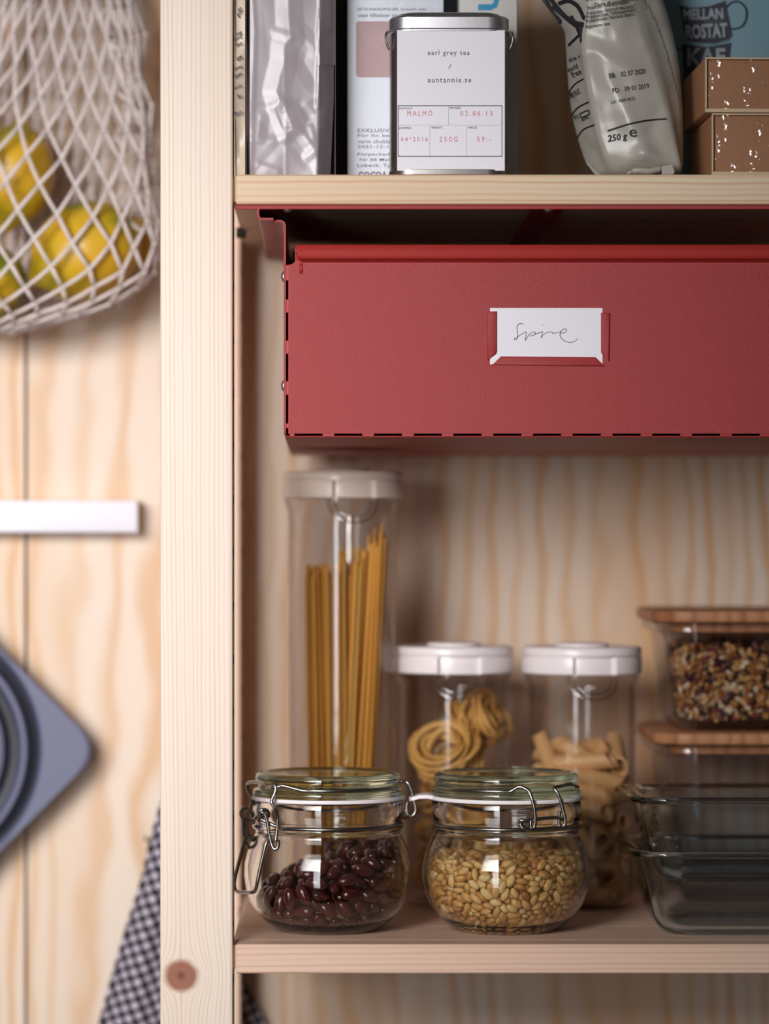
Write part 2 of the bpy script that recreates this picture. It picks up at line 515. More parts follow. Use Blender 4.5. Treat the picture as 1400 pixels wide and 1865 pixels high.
def check_mat():
    m, nt, b = base_mat('checked_cotton')
    tc = N(nt, 'ShaderNodeTexCoord')
    mp = N(nt, 'ShaderNodeMapping', {0: tc.outputs['UV'], 2: (0, 0, 0), 3: (1, 1, 1)})
    sp = N(nt, 'ShaderNodeSeparateXYZ', {0: mp.outputs[0]})
    k = 2 * math.pi / 0.0072
    a = math_n(nt, 'SINE', math_n(nt, 'MULTIPLY', sp.outputs[0], k)); c_ = math_n(nt, 'SINE', math_n(nt, 'MULTIPLY', sp.outputs[1], k))
    # a light square where both yarns are light, mid tone where one is
    v = math_n(nt, 'MULTIPLY', math_n(nt, 'ADD', a, 0.62), math_n(nt, 'ADD', c_, 0.62))
    pos = math_n(nt, 'MULTIPLY', math_n(nt, 'GREATER_THAN', a, -0.62), math_n(nt, 'GREATER_THAN', c_, -0.62))
    v = math_n(nt, 'MULTIPLY', v, pos)
    c = ramp(nt, v, [(0.10, srgb(20, 20, 30)), (0.75, srgb(198, 186, 200))])
    nt.links.new(c, b.inputs['Base Color'])
    b.inputs['Roughness'].default_value = 0.85
    return m


M['check'] = check_mat()

# ---------------------------------------------------------------- setting: plywood wall
WALL_Y = 0.325
wall = MB().box((-1.0, WALL_Y + 0.012, -1.0), (1.3, WALL_Y + 0.03, 1.2)).build('wall_back', M['joint'])
tag(wall, 'pale pine plywood wall with one dark upright joint', kind='structure')
floor = MB().box((-1.6, -3.0, -1.05), (1.6, WALL_Y + 0.03, -0.995)).build('floor', plain('grey_floor', srgb(84, 78, 72), 0.6))
tag(floor, 'plain grey floor far below the shelves', kind='structure')
xj = P(47.5, 0, WALL_Y).x
for xa, xb in ((-1.0, xj - 0.0009), (xj + 0.0009, 1.3)):
    MB().bbox((xa, WALL_Y, -1.0), (xb, WALL_Y + 0.0125, 1.2), 0.0006, 1).build('panel', M['ply'], wall)

# ---------------------------------------------------------------- shelving side frame (ladder of two posts)
pxl, pxr = P(291.5, 0, 0).x, P(424, 0, 0).x
ZB, ZT = -0.995, 0.95
frame = thing('side_frame', (pxl + 0.02, 0.15, ZB), 'pale pine upright side frame with a brown knot and a row of pin holes', 'shelving frame')
MB().bbox((pxl, 0.0, ZB), (pxr, 0.032, ZT), 0.0016, 2).build('post', M['post'], frame)
rx1 = P(437.5, 0, 0.268).x
rear = MB().bbox((rx1 - 0.044, 0.268, ZB), (rx1, 0.300, ZT), 0.0016, 2).build('post', M['post_rear'], frame)
for z in (-0.52, 0.48):
    MB().bbox((pxl + 0.012, 0.030, z - 0.022), (pxr - 0.014, 0.270, z + 0.022), 0.001, 1).build('rung', M['post_rear'], frame)
# pin holes along the inner faces (flush discs painted with the holes' shade)
zz = P(0, 1430, 0.28).z
for k in range(-6, 16):
    z = zz + 0.032 * k
    MB().tube([(rx1 - 0.004, 0.284, z), (rx1 + 0.0004, 0.284, z)], 0.0032, 10).build('pin_hole', M['ply_hole'], frame)
    MB().tube([(pxr - 0.004, 0.016, z), (pxr + 0.0002, 0.016, z)], 0.0028, 10).build('pin_hole', M['ply_hole'], frame)
for (yy, z) in ((0.175, P(0, 424, 0.175).z), (0.016, P(0, 341, 0.016).z), (0.016, P(0, 1742, 0.016).z), (0.23, P(0, 1742, 0).z)):
    MB().tube([(pxr - 0.003, yy, z), (pxr + 0.0035, yy, z)], 0.0035, 12).build('shelf_pin', M['ply_hole'], frame)

# ---------------------------------------------------------------- two shelves
def shelf(name, y0px, y1px, mat, label):
    a, b = P(429.5, y0px, 0), P(429.5, y1px, 0)
    o = thing(name, (0.25, 0.15, b.z), label, 'shelf', 'pine shelves between the upright frames')
    x1 = 0.60
    MB().bbox((a.x, 0.0, b.z), (x1, 0.022, a.z), 0.0007, 1).build('front_edge', mat, o)
    for k in range(4):
        ya = 0.0222 + k * 0.0695
        MB().bbox((a.x, ya, b.z + 0.001), (x1, ya + 0.0693, a.z), 0.0004, 1).build('board', mat, o)
    MB().bbox((a.x - 0.0022, 0.006, b.z + 0.002), (a.x - 0.0001, 0.29, a.z - 0.001), 0.0003, 1).build('end_cleat', M['post_rear'], o)
    return a.z, b.z


Z_UP, Z_UPB = shelf('shelf', 318, 372, M['shelf_up'], 'upper pine shelf carrying the tea tin and packets')
Z_LOW, Z_LOWB = shelf('shelf', 1720, 1773, M['shelf_low'], 'lower pine shelf carrying the jars and glass dishes')

# ---------------------------------------------------------------- red hanging drawer under the upper shelf
YF = 0.004                                     # front face plane of the drawer
drawer = thing('hanging_drawer', P(950, 795, 0.14), 'red powder-coated metal drawer hanging under the upper shelf', 'drawer')
RX = P(1513, 0, YF).x


def X(px): return P(px, 0, YF).x
def Z(py): return P(0, py, YF).z


zs = Z_UPB - 0.0003
# front flange of the mounting frame
fl = MB().bbox((P(430, 0, 0).x, 0.0005, P(0, 381, 0).z), (RX + 0.03, 0.0017, P(0, 374.2, 0).z), 0.0004, 2)
fl.bbox((P(430, 0, 0).x, 0.0005, zs - 0.0013), (RX + 0.03, 0.014, zs), 0.0004, 1)
fl.build('mounting_flange', M['red'], drawer)
st = MB().bbox((X(966), 0.0019, P(0, 380.8, 0).z), (X(1022), 0.27, P(0, 379.2, 0).z), 0.0004, 1)
st.build('cross_strap', M['red'], drawer)
for px in (524, 998):
    c = P(px, 381.8, 0.0040)
    MB().lathe([(0.0001, -0.0020), (0.0016, -0.0018), (0.0028, -0.0008), (0.0032, 0.0), (0.0032, 0.0006)], c, 20).build('screw', M['screw'], drawer, True)
# C-shaped runner at the left, and the drawer's own hooked side wall
T = 0.0012


def bent(pts, th):
    """thick outline of an open polyline in the x-z plane"""
    pts = [Vector((p.x, p.z)) for p in pts]; l = []; r = []
    for i, p in enumerate(pts):
        d = (pts[min(i + 1, len(pts) - 1)] - pts[max(i - 1, 0)]).normalized(); n = Vector((-d.y, d.x)) * th / 2
        l.append(tuple(p + n)); r.append(tuple(p - n))
    return l + r[::-1]


q = [P(a, b, YF) for a, b in ((503, 379.4), (476, 379.4), (471.5, 380.4), (470, 383), (470, 392), (471.5, 397), (475, 400), (498, 400))]
for a, b in ((1531 - 0, 0),):
    pass
MB().prism(bent(q, T * 1.15), 0.0001, 0.285).build('runner', M['red'], drawer, True, 40)
q = [P(a, b, YF) for a, b in ((497, 402.5), (512, 402.5), (516.5, 405), (518.5, 410), (518.5, 600), (518.5, 789))]
MB().prism(bent(q, T * 1.1), YF + 0.0005, 0.285).build('side_wall', M['red'], drawer, True, 40)
q = [Vector((2 * X(1015) - p.x, 0, p.z)) for p in q]
MB().prism(bent(q, T * 1.1), YF + 0.0005, 0.285).build('side_wall', M['red'], drawer, True, 40)
# floor and back of the drawer
bt = MB().bbox((X(519), YF + 0.0008, Z(796.3)), (RX, 0.285, Z(793.6)), 0.0003, 1)
bt.v = [Vector((v.x, v.y, v.z - 0.004 * max(0, v.y - YF) / 0.281)) for v in bt.v]
bt.build('drawer_bottom', M['red'], drawer)
MB().box((X(519), 0.283, Z(796) - 0.004), (RX, 0.285, Z(410))).build('drawer_back', M['red'], drawer)
MB().box((X(520), 0.275, Z(520)), (RX, 0.277, zs - 0.0025)).build('cavity_shade', M['black'], drawer)  # added black sheet, stands in for the shade inside the cavity
# front panel, slots left open between folded tabs
fp = MB()
y0, y1 = YF, YF + 0.0012
fp.box((X(526.5), y0, Z(789.5)), (RX - 0.002, y1, Z(486)))
notch = [(X(526.5), Z(486))] + [(X(522 + 15 * math.sin(a)) + 0, Z(482.5 - 0 - 8 * (1 - math.cos(a)))) for a in [k * math.pi / 12 for k in range(7)]] + [(X(537), Z(452)), (RX - 0.002, Z(452)), (RX - 0.002, Z(486))]
fp.prism(notch, y0, y1)
fpo = fp.build('front_panel', M['red'], drawer)
tb = MB()
ys_slots = [(511, 545), (569.5, 620), (644.5, 694), (719.5, 771)]
edges = [483] + [v for s in ys_slots for v in s] + [780]
for k in range(0, len(edges), 2):
    tb.bbox((X(520.5), y0 + 0.0002, Z(edges[k + 1])), (X(526.6), y1, Z(edges[k])), 0.0003, 1)
tb.box((X(525), y0 + 0.0004, Z(790)), (X(527), y1, Z(484)))
xs = 536.5; edges = [527]
while xs < 1500:
    edges += [xs, xs + 50.5]; xs += 72.4
edges = edges[:-2] if len(edges) % 2 else edges
edges += [1508] if len(edges) % 2 else []
for k in range(0, len(edges), 2):
    tb.bbox((X(edges[k]), y0 + 0.0002, Z(794.6)), (X(edges[k + 1]), y1, Z(789.2)), 0.0003, 1)
tb.build('folded_tabs', M['redhot'], fpo)
MB().box((X(521.5), 0.016, Z(793)), (X(1508), 0.017, Z(487))).build('slot_shade', M['slot'], drawer)  # added black sheet, paints the darkness seen through the open slots
# rolled lip along the top
lip = []
x_l, x_r = X(538), RX - 0.002
prof = [(YF + 0.001, Z(481)), (YF - 0.0008, Z(478)), (YF - 0.0030, Z(474.5)), (YF - 0.0048, Z(471.5)), (YF - 0.0054, Z(467)), (YF - 0.0046, Z(460)), (YF - 0.0036, Z(449)), (YF - 0.0028, Z(446.6)), (YF + 0.0002, Z(445.6)), (YF + 0.001, Z(447))]
lm = MB()
n = len(prof)
cols = [(0, 0.25), (3, 0.62), (8, 0.86), (14, 1.0)]
vs = []
xsn = [x_l + 0.0001, x_l + 0.0010, x_l + 0.0026, x_l + 0.0048, x_r]
dz = [0.0052, 0.0026, 0.0010, 0.0, 0.0]
for xx, d in zip(xsn, dz):
    for (yy, z) in prof:
        zmin = Z(476) + d
        if yy < YF - 0.0005 and z < zmin: z = zmin
        vs.append((xx, yy, z))
fs = []
for i in range(len(xsn) - 1):
    for k in range(n):
        fs.append((i * n + k, i * n + (k + 1) % n, (i + 1) * n + (k + 1) % n, (i + 1) * n + k))
fs += [tuple(range(n)), tuple((len(xsn) - 1) * n + k for k in range(n))[::-1]]
lm.add(vs, fs)
lm.build('top_lip', M['redhot'], fpo, True, 35)
MB().tube([P(548, 480, YF), P(548, 487, YF - 0.0001), P(548, 498, YF - 0.0001)], 0.0010, 8, flat=0.5).build('embossed_notch', M['red'], fpo, True)
for py in (504.5, 703):
    c = P(517.6, py, YF + 0.006)
    mb = MB(); prof_r = [(0.0001, 0.0023), (0.0018, 0.0020), (0.0034, 0.0010), (0.0039, 0.0)]
    mb.lathe(prof_r, (0, 0, 0), 18)
    mb.v = [Vector((c.x - v.z, c.y + v.x, c.z + v.y)) for v in mb.v]
    mb.build('rivet', M['screw'], drawer, True)
# label holder: three rolled clips
hold = MB()
def clip(poly, bulge):
    """a folded tab: outline at the panel, raised and bevelled towards the viewer"""
    cx = sum(p[0] for p in poly) / len(poly); cy = sum(p[1] for p in poly) / len(poly)
    out = [P(a, b, YF - 0.0002) for a, b in poly]
    r = [[p.copy() for p in out]]
    for s, d in ((1.0, bulge * 0.45), (0.90, bulge * 0.85), (0.72, bulge)):
        ring = []
        for a, b in poly:
            w = max(p[0] for p in poly) - min(p[0] for p in poly); h = max(p[1] for p in poly) - min(p[1] for p in poly)
            m = min(w, h) / 2 * (1 - s)
            dx = -m if a > cx else m; dy = -m if b > cy else m
            ring.append(P(a + dx, b + dy, YF - 0.0002 - d))
        r.append(ring)
    return r
holder_parts = []
for poly in ([(887, 567), (905, 567), (905, 641), (903, 645), (887.5, 656)],
             [(912, 649), (1084, 650.5), (1101, 667), (896, 664.5)],
             [(1094, 569.5), (1110.5, 570), (1109, 658.5), (1096, 645), (1094, 641)]):
    MB().rings(clip(poly, 0.0013)).build('label_clip', M['red'], fpo, True, 50)
# the card in the holder is a thing of its own
card = MB().bbox(tuple(P(892, 663.5, YF - 0.00045)), tuple(P(1097, 561, YF - 0.00015)), 0.00008, 1).build('label_card', M['paper'])
tag(card, 'small white card handwritten with a word in the red drawer holder', 'label')
def C5(pts): return [P(860 + a / 5, 530 + b / 5, YF - 0.00050) for a, b in pts]
strokes = [
    [(466, 304), (452, 298), (432, 298), (414, 308), (406, 332), (408, 368), (413, 405), (409, 427), (397, 441), (383, 442), (383, 434), (398, 426), (425, 408), (455, 389), (487, 371), (491, 378), (487, 405), (481, 436), (483, 450), (493, 436), (508, 408), (530, 385), (550, 374), (568, 373), (573, 383), (562, 397), (540, 407), (519, 410)],
    [(556, 400), (575, 393), (605, 381), (637, 371), (634, 390), (628, 412), (626, 428), (634, 412), (652, 393), (685, 377), (722, 370), (727, 378), (736, 387), (760, 381), (790, 374), (815, 381), (838, 380), (855, 366), (858, 352), (845, 346), (826, 350), (810, 362), (798, 386), (799, 408), (812, 432), (836, 453), (868, 465), (908, 466), (940, 452), (958, 431)],
    [(637, 308), (641, 312), (644, 310)]]
ink = MB()
for s in strokes: ink.tube(catmull(C5(s), 4), 0.00030, 5, flat=0.6)
ink.build('handwriting', M['ink'], card)

# ================================================================ things on the upper shelf
# ---------------------------------------------------------------- tea tin
TY = 0.004; TD = 0.070
ta, tb_ = P(712, 0, TY).x, P(926, 0, TY).x
tcx, thw = (ta + tb_) / 2, (tb_ - ta) / 2
tcy = TY + TD / 2
tin = thing('tea_tin', (tcx, tcy, Z_UP), 'silver metal tea tin with a white printed paper label', 'tin')
def zt(py): return max(P(0, py, TY).z, Z_UP + 0.0001)
def rr_loft(levels, cx, cy, n=8):
    return [rrect(cx, cy, hw, hd, r, z, n) for hw, hd, r, z in levels]
hd = TD / 2
MB().rings(rr_loft([(thw - .002, hd - .002, .012, Z_UP + .0002), (thw + .0008, hd + .0008, .0135, Z_UP + .0006), (thw + .001, hd + .001, .0135, zt(309)), (thw - .0004, hd - .0004, .0125, zt(307)), (thw, hd, .0125, zt(304)), (thw, hd, .0125, zt(50)), (thw - .003, hd - .003, .011, zt(46))], tcx, tcy)).build('body', M['tin'], tin, True, 35)
lw_ = P(930.5, 0, TY).x - tcx
MB().rings(rr_loft([(lw_ - .0006, hd + .0002, .013, zt(57)), (lw_ + .0002, hd + .0012, .0138, zt(56)), (lw_ + .0002, hd + .0012, .0138, zt(53.5)), (lw_ - .0007, hd + .0004, .0130, zt(51)), (lw_ - .0007, hd + .0004, .0130, zt(31)), (lw_ - .0016, hd - .0005, .0125, zt(27.5)), (lw_ - .0050, hd - .0040, .011, zt(25.5)), (lw_ - .0062, hd - .0052, .010, zt(21)), (lw_ - .0085, hd - .0075, .010, zt(18.5)), (lw_ - .012, hd - .011, .009, zt(18.2))], tcx, tcy)).build('lid', M['tin_lid'], tin, True, 30)
for s in (-1, 1):
    x = tcx + s * (lw_ + 0.0004)
    MB().tube(catmull([(x, TY + .006, zt(54)), (x + s * .0011, TY + .008, zt(60)), (x + s * .0007, TY + .009, zt(74)), (x - s * .0009, TY + .010, zt(86))], 5), 0.0007, 6).build('hinge_wire', M['tin'], tin, True)
LY = TY - 0.0002
MB().bbox((P(723, 0, LY).x, LY, P(0, 311, LY).z), (P(919, 0, LY).x, LY + .00019, P(0, 55, LY).z), 0.00005, 1).build('paper_label', M['paper'], tin)
ly = LY - 0.00004
t = MB()
text_px(t, 'earl grey tea', 778.5, 855, 91.5, 103, ly, 1.25, 0.012)
text_px(t, '/', 816, 822, 117, 126, ly)
text_px(t, 'auntannie.se', 778.5, 858, 141, 150.5, ly, 1.25, 0.012)
t.build('lettering', M['greyink'], tin)
t = MB()
for s, a, b, c, d in (('DISTRICT', 726.5, 751, 195.6, 199.2), ('PACKED', 819, 839, 194.8, 198.6), ('EXPIRES', 727, 749, 231.2, 235), ('WEIGHT', 785, 805, 230.4, 234.4), ('PRICE', 853, 868.5, 230.4, 234.4)):
    text_px(t, s, a, b, c, d, ly, 1.1, 0.02)
def rule(mb, x0, y0, x1, y1, w, yy):
    if x1 - x0 > y1 - y0: mb.box(tuple(P(x0, y0 + w / 2, yy)), tuple(P(x1, y0 - w / 2, yy + .00003)))
    else: mb.box(tuple(P(x0 - w / 2, y1, yy)), tuple(P(x0 + w / 2, y0, yy + .00003)))
for x0, y0_, x1_, y1_ in ((724.5, 192.7, 914.5, 192.7), (724.5, 284.7, 914.5, 284.7), (725, 192, 725, 285.2), (914, 192, 914, 285.2)):
    rule(t, x0, y0_, x1_, y1_, 1.3, ly)
t.build('printed_frame', M['ink'], tin)
t = MB()
for x0, y0_, x1_, y1_ in ((725, 228, 914, 228), (816.5, 193, 816.5, 228), (782.5, 228, 782.5, 284), (849.5, 228, 849.5, 284)):
    rule(t, x0, y0_, x1_, y1_, 0.6, ly)
t.build('printed_rules', M['line'], tin)
t = MB()
for s, a, b, c, d, sp in (('MALMÖ', 741.5, 787, 199.6, 211.3, 1.5), ('02.06.13', 838, 896.5, 202, 211, 1.45), ('04*2016', 730, 779, 249.3, 257.5, 1.4), ('250G', 800, 833.5, 249, 258, 1.5), ('59:-', 868.5, 893.5, 249, 258, 1.4)):
    text_px(t, s, a, b, c, d, ly, sp)
t.build('stamped_lettering', M['redink'], tin)


# ---------------------------------------------------------------- folded foil
def lerp(a, b, t): return a + (b - a) * t


# mauve foil bag
def crease(x, y, pts, w):
    """1 on a crease polyline, falling to 0 at w pixels from it"""
    best = 1e9
    for (ax, ay), (bx, by) in zip(pts[:-1], pts[1:]):
        dx, dy = bx - ax, by - ay; L = dx * dx + dy * dy
        tt = max(0, min(1, ((x - ax) * dx + (y - ay) * dy) / L))
        best = min(best, math.hypot(x - ax - dx * tt, y - ay - dy * tt))
    return max(0.0, 1 - best / w)


fold = [([(524, -80), (525, -5), (528, 60), (530, 68), (518, 82), (517, 110), (503, 165), (508, 182)], 26, -2.1),
        ([(508, 182), (498, 197), (519, 250)], 14, -1.0), ([(517, 190), (527, 215), (533, 232), (521, 250)], 16, -1.6), ([(533, 236), (545, 238)], 10, -1.2),
        ([(503, 60), (528, 68)], 12, -0.9), ([(547, 237), (580, 200)], 24, 1.5), ([(547, 237), (575, 275), (587, 315)], 16, -1.3), ([(565, 232), (573, 250)], 8, -0.8),
        ([(456, 185), (505, 184)], 12, 0.5), ([(518, 187), (580, 193)], 14, 0.6), ([(456, 255), (512, 257), (521, 250)], 12, -0.7),
        ([(521, 250), (480, 295), (465, 314)], 14, 0.6), ([(521, 250), (545, 280), (560, 300)], 14, 0.5), ([(521, 190), (521, 318)], 6, -0.3), ([(518, 100), (519, 186)], 5, -0.3),
        ([(455, -80), (463, 60), (459, 180), (456, 318)], 8, -0.7), ([(585, -80), (584, 10), (580, 60), (581, 110), (579, 195)], 7, -1.6), ([(545, 60), (575, 90)], 20, -0.9), ([(552, 110), (575, 150)], 22, 0.9), ([(475, 215), (470, 250)], 16, -1.0), ([(560, 210), (545, 190)], 12, 0.9), ([(590, 120), (600, 170), (592, 215)], 9, -1.0), ([(596, 62), (584, 90)], 12, 1.2), ([(585, 0), (596, 62)], 9, -0.8),
        ([(590, 230), (603, 246)], 10, -0.9), ([(560, 285), (577, 272)], 12, -1.2), ([(470, 300), (505, 312)], 10, -0.8), ([(540, 20), (560, 90), (545, 140)], 34, 0.7), ([(480, 20), (490, 110), (478, 170)], 34, 0.5), ([(470, 215), (490, 235)], 22, 0.6)]
bag = MB(); rows = []
gx = [450, 451.5, 453, 455] + [455 + k * 2.2 for k in range(1, 60)] + [587, 590, 594, 598, 602, 605, 607.5]
for py in [-72 + k * 2.6 for k in range(150)] + [319.5]:
    row = []
    edge_r = lerp(0, -6, max(0, (py - 180)) / 140) + (3 if -10 < py < 120 else 0)
    for px in gx:
        q_ = px + (edge_r * (px - 560) / 48 if px > 560 else 0)
        d = 0.0
        if px < 455: d += (455 - px) * 0.0011
        if px > 580: d += (px - 580) ** 1.15 * 0.00034
        for pts_, w, amp in fold: d += amp / 1000 * crease(px, py, pts_, w) * 0.42
        d += 0.0005 * noise.noise(Vector((px * .02, py * .012, 2.0)))
        p = P(q_, py, 0.014 + d); p.z = max(p.z, Z_UP + 0.0003)
        row.append(p)
    rows.append(row)
ng = len(gx)
bag.add([p for r in rows for p in r], [(i * ng + k, i * ng + k + 1, (i + 1) * ng + k + 1, (i + 1) * ng + k) for i in range(len(rows) - 1) for k in range(ng - 1)])
bag_o = None
bl = [(P(451, 0, .02).x, .020), (P(453, 0, .05).x, .062), (P(603, 0, .05).x, .062), (P(611, 0, .026).x, .026)]
top = P(0, -72, .014).z
for i in range(3):
    a, b = bl[i], bl[i + 1]
    bag.add([(a[0], a[1], Z_UP + .0003), (b[0], b[1], Z_UP + .0003), (b[0], b[1], top), (a[0], a[1], top)], [(0, 1, 2, 3)])
bag_o = bag.build('foil_bag', M['foil'], None, True, 50)
tag(bag_o, 'crumpled mauve foil bag standing upright beside the wooden post', 'bag')

# beige printed bag squeezed between the post and the foil bag
bb = MB()
xa = P(418, 0, .03).x
rows = []
for py in (-60, 0, 60, 120, 190, 240, 275, 300, 320):
    row = []
    for j, px in enumerate((400, 422, 436, 446, 451)):
        d = 0.007 + 0.002 * math.sin(j * 1.3 + py * 0.02) + (0.014 if j == 4 else 0)
        pxx = px + (3 if 90 < py < 250 and j == 4 else 0)
        row.append(P(pxx, py, d))
    rows.append(row)
v = [p for r in rows for p in r]; f = []
for i in range(len(rows) - 1):
    for k in range(4): f.append((i * 5 + k, i * 5 + k + 1, (i + 1) * 5 + k + 1, (i + 1) * 5 + k))
v = [Vector((max(p.x, pxr + 0.0006) + (0.00002 * i2 if p.x < pxr else 0), p.y, max(p.z, Z_UP + .0003))) for i2, p in enumerate(v)]
bb.add(v, f)
nb = len(bb.v)
xl, xr = pxr + 0.0006, P(456, 0, .08).x
bb.add([(xl, .034, Z_UP + .0003), (xl, .085, Z_UP + .0003), (xr, .085, Z_UP + .0003), (xl, .034, P(0, -60, .03).z), (xl, .085, P(0, -60, .03).z), (xr, .085, P(0, -60, .03).z)], [(0, 1, 4, 3), (1, 2, 5, 4)])
beige = bb.build('paper_bag', M['kraftbag'], None, True, 40)
tag(beige, 'beige printed packet mostly hidden between the post and the mauve bag', 'packet')
t = MB()
for s, y in (('g', 18), ('r', 27), ('ng', 62), ('vetemjölking', 72), ('fat', 80), ('en', 106), ('packning', 125), ('torr', 137), ('grynmjölk', 160), ('k', 174), ('fast', 205)):
    w = 7 + 1.9 * len(s)
    text_px(t, s, 441 - w, 441, y - 4, y + 4, 0.0042, 1.0, 0.01, rot=22)
t.build('lettering', M['greyink'], beige)


def carton(name, x0, x1, ytop, y0, depth, mat, label, r=0.0012):
    a = P(x0, ytop, y0); b = P(x1, ytop, y0)
    o = MB().bbox((a.x, y0, Z_UP + .0002), (b.x, y0 + depth, a.z), r, 2).build(name, mat, None, True, 40)
    return tag(o, label, 'box')


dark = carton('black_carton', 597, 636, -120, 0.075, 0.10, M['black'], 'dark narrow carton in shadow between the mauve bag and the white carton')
white = carton('white_carton', 632.5, 808, -140, 0.060, 0.11, M['carton'], 'white textured carton with a dusty pink patch behind the tea tin')
t = MB(); yy = 0.0597
pk = rrect(0, 0, 1, 1, .12, 0, 6)
cx_, cz_ = (648 + 760) / 2, (38.5 + 141) / 2
pk = [(P(cx_ + p.x * 56, cz_ - p.y * 51, yy).x, P(cx_ + p.x * 56, cz_ - p.y * 51, yy).z) for p in pk]
t.prism(pk, yy, yy + .0003)
t.build('printed_patch', M['pinkprint'], white)
t = MB()
for s, a, b, c, d in (('ÄKTA KAKAOPULVER, Sockerfri, mild', 650, 775, 13, 20), ('utan tillsatser smak', 652, 735, 24, 31), ('EXKLUSIVT KAKAO', 651, 765, 234, 241), ('För fin bakning till', 651, 760, 244, 251), ('varm choklad och kakor', 651, 770, 254, 261), ('2021-12-12-12', 651, 735, 264, 270),
                      ('Förpackad av Kakao', 651, 765, 278, 285), ('Nr 88 Malmö mjölk', 655, 760, 288, 295), ('Lübeck, Tyskland', 651, 745, 298, 306), ('COCOA', 652, 705, 312, 326)):
    text_px(t, s, a, b, c, d, yy, 1.05, 0.01 if c < 312 else 0.05)
t.build('lettering', M['faded'], white)
white2 = carton('offwhite_carton', 836, 942, -150, 0.070, 0.09, M['carton2'], 'off-white carton with a blue letter behind the right of the tea tin')
t = MB(); text_px(t, 'U', 882 + -11, 882 + 26, -19, 19, 0.0697, 1.0, 0.05, rot=90); t.build('lettering', M['blueink'], white2)
grey_c = carton('grey_carton', 806, 838, -130, 0.100, 0.07, plain('slate_card', srgb(84, 84, 90), 0.7), 'slate grey carton in the gap between the white and off-white cartons')

# ---------------------------------------------------------------- leaning coffee bag
def lerp(a, b, t): return a + (b - a) * t
lev = [(-90, 935, 1065, 1140, 1190), (-40, 960, 1068, 1148, 1198), (0, 985, 1068, 1155, 1207), (30, 1010, 1067, 1162, 1217), (60, 1027, 1064, 1170, 1225), (95, 1029, 1062, 1182, 1233), (130, 1031, 1068, 1194, 1238), (170, 1034, 1074, 1207, 1241),
       (200, 1038, 1080, 1215, 1243), (230, 1044, 1087, 1223, 1244), (260, 1052, 1095, 1230, 1244), (285, 1060, 1103, 1236, 1244), (300, 1068, 1108, 1239, 1243), (312, 1078, 1112, 1238, 1241), (321, 1086, 1118, 1228, 1234)]
cb = MB(); rings = []
YB = 0.012
NU = 18
def crease(x, y, pts, w):
    """distance falloff to a crease polyline in pixels"""
    best = 1e9
    for (ax, ay), (bx, by) in zip(pts[:-1], pts[1:]):
        dx, dy = bx - ax, by - ay; L = dx * dx + dy * dy
        tt = max(0, min(1, ((x - ax) * dx + (y - ay) * dy) / L))
        best = min(best, math.hypot(x - ax - dx * tt, y - ay - dy * tt))
    return max(0.0, 1 - best / w)
cr = [([(1091, 118), (1110, 150), (1135, 185), (1143, 215), (1165, 250), (1172, 278)], 26, -2.0),
      ([(1063, 94), (1094, 95), (1120, 115), (1160, 140), (1205, 147)], 30, -2.2),
      ([(1068, 0), (1063, 94), (1080, 200), (1105, 310)], 9, -0.6),
      ([(1085, 110), (1070, 160), (1090, 240)], 24, 1.2),
      ([(1172, 278), (1120, 312)], 16, -1.4), ([(1172, 278), (1236, 303)], 18, -1.8), ([(1200, 200), (1185, 250), (1215, 290)], 22, 1.4),
      ([(1060, 255), (1085, 275), (1098, 300)], 14, 1.2), ([(1085, 70), (1120, 85), (1150, 75)], 30, 1.0)]
for i in range(len(lev) - 1):
    y0_, y1_ = lev[i][0], lev[i + 1][0]
    steps = max(1, int((y1_ - y0_) / 6))
    for s in range(steps + (1 if i == len(lev) - 2 else 0)):
        tt = s / steps
        py = lerp(y0_, y1_, tt)
        a, b, c, d = [lerp(lev[i][k], lev[i + 1][k], tt) for k in (1, 2, 3, 4)]
        thick = 0.055 * min(1.0, 0.35 + (322 - py) / 60)
        ring = []
        tuck = 0.010 * max(0, (py - 280) / 40) ** 2
        for k in range(NU + 1):                                     # front face
            u = k / NU
            px = lerp(b, c, u)
            dd = -0.0045 * math.sin(math.pi * u) + tuck
            ring.append((px, py, YB + dd))
        for k in range(1, 7):                                       # right flank
            u = k / 6
            ring.append((lerp(c, d, math.sin(u * math.pi / 2)), py, YB + tuck + thick * 0.5 * u + 0.0025 * math.sin(math.pi * u * 2)))
        for k in range(1, 8):                                       # back, hidden
            u = k / 7
            ring.append((lerp(d, a, u), py, YB + thick * 0.5 + 0.012 * math.sin(math.pi * u) + 0.006 * u))
        for k in range(1, 8):                                       # left gusset
            u = k / 8
            ring.append((lerp(a, b, u ** 1.2), py, YB + tuck + (thick * 0.5 + 0.006) * (1 - u) ** 0.8 - 0.002 * math.sin(math.pi * u)))
        out = []
        for (px, py_, yy_) in ring:
            if yy_ < YB + thick * 0.45:
                for pts_, w, amp in cr:
                    q_ = crease(px, py_, pts_, w)
                    yy_ += amp / 1000 * q_ ** 1.25
                yy_ += 0.0011 * noise.noise(Vector((px * 0.03, py_ * 0.022, 3.1))) + 0.0007 * abs(noise.noise(Vector((px * 0.06, py_ * 0.05, 7.7))))
            p = P(px, py_, yy_); p.z = max(p.z, Z_UP + 0.0004)
            out.append(p)
        rings.append(out)
cb.rings(rings)
coffee = cb.build('coffee_bag', M['coffee_bag'], None, True)
tag(coffee, 'stone grey foil coffee bag marked 250 g, leaning beside the brown boxes', 'bag')
MB().tube(catmull([P(1143, 316, .008), P(1158, 311, .006), P(1180, 312, .006), P(1196, 309, .007), P(1212, 306, .008)], 5), [0.0015] * 4 + [0.0035] * 13 + [0.002] * 4, 8, flat=0.6).build('end_seal', M['coffee_bag'], coffee, True)
sealp = [P(a, b, .004) for a, b in ((1205, 303), (1223, 300), (1228, 312), (1226, 317.5), (1205, 317.5))]
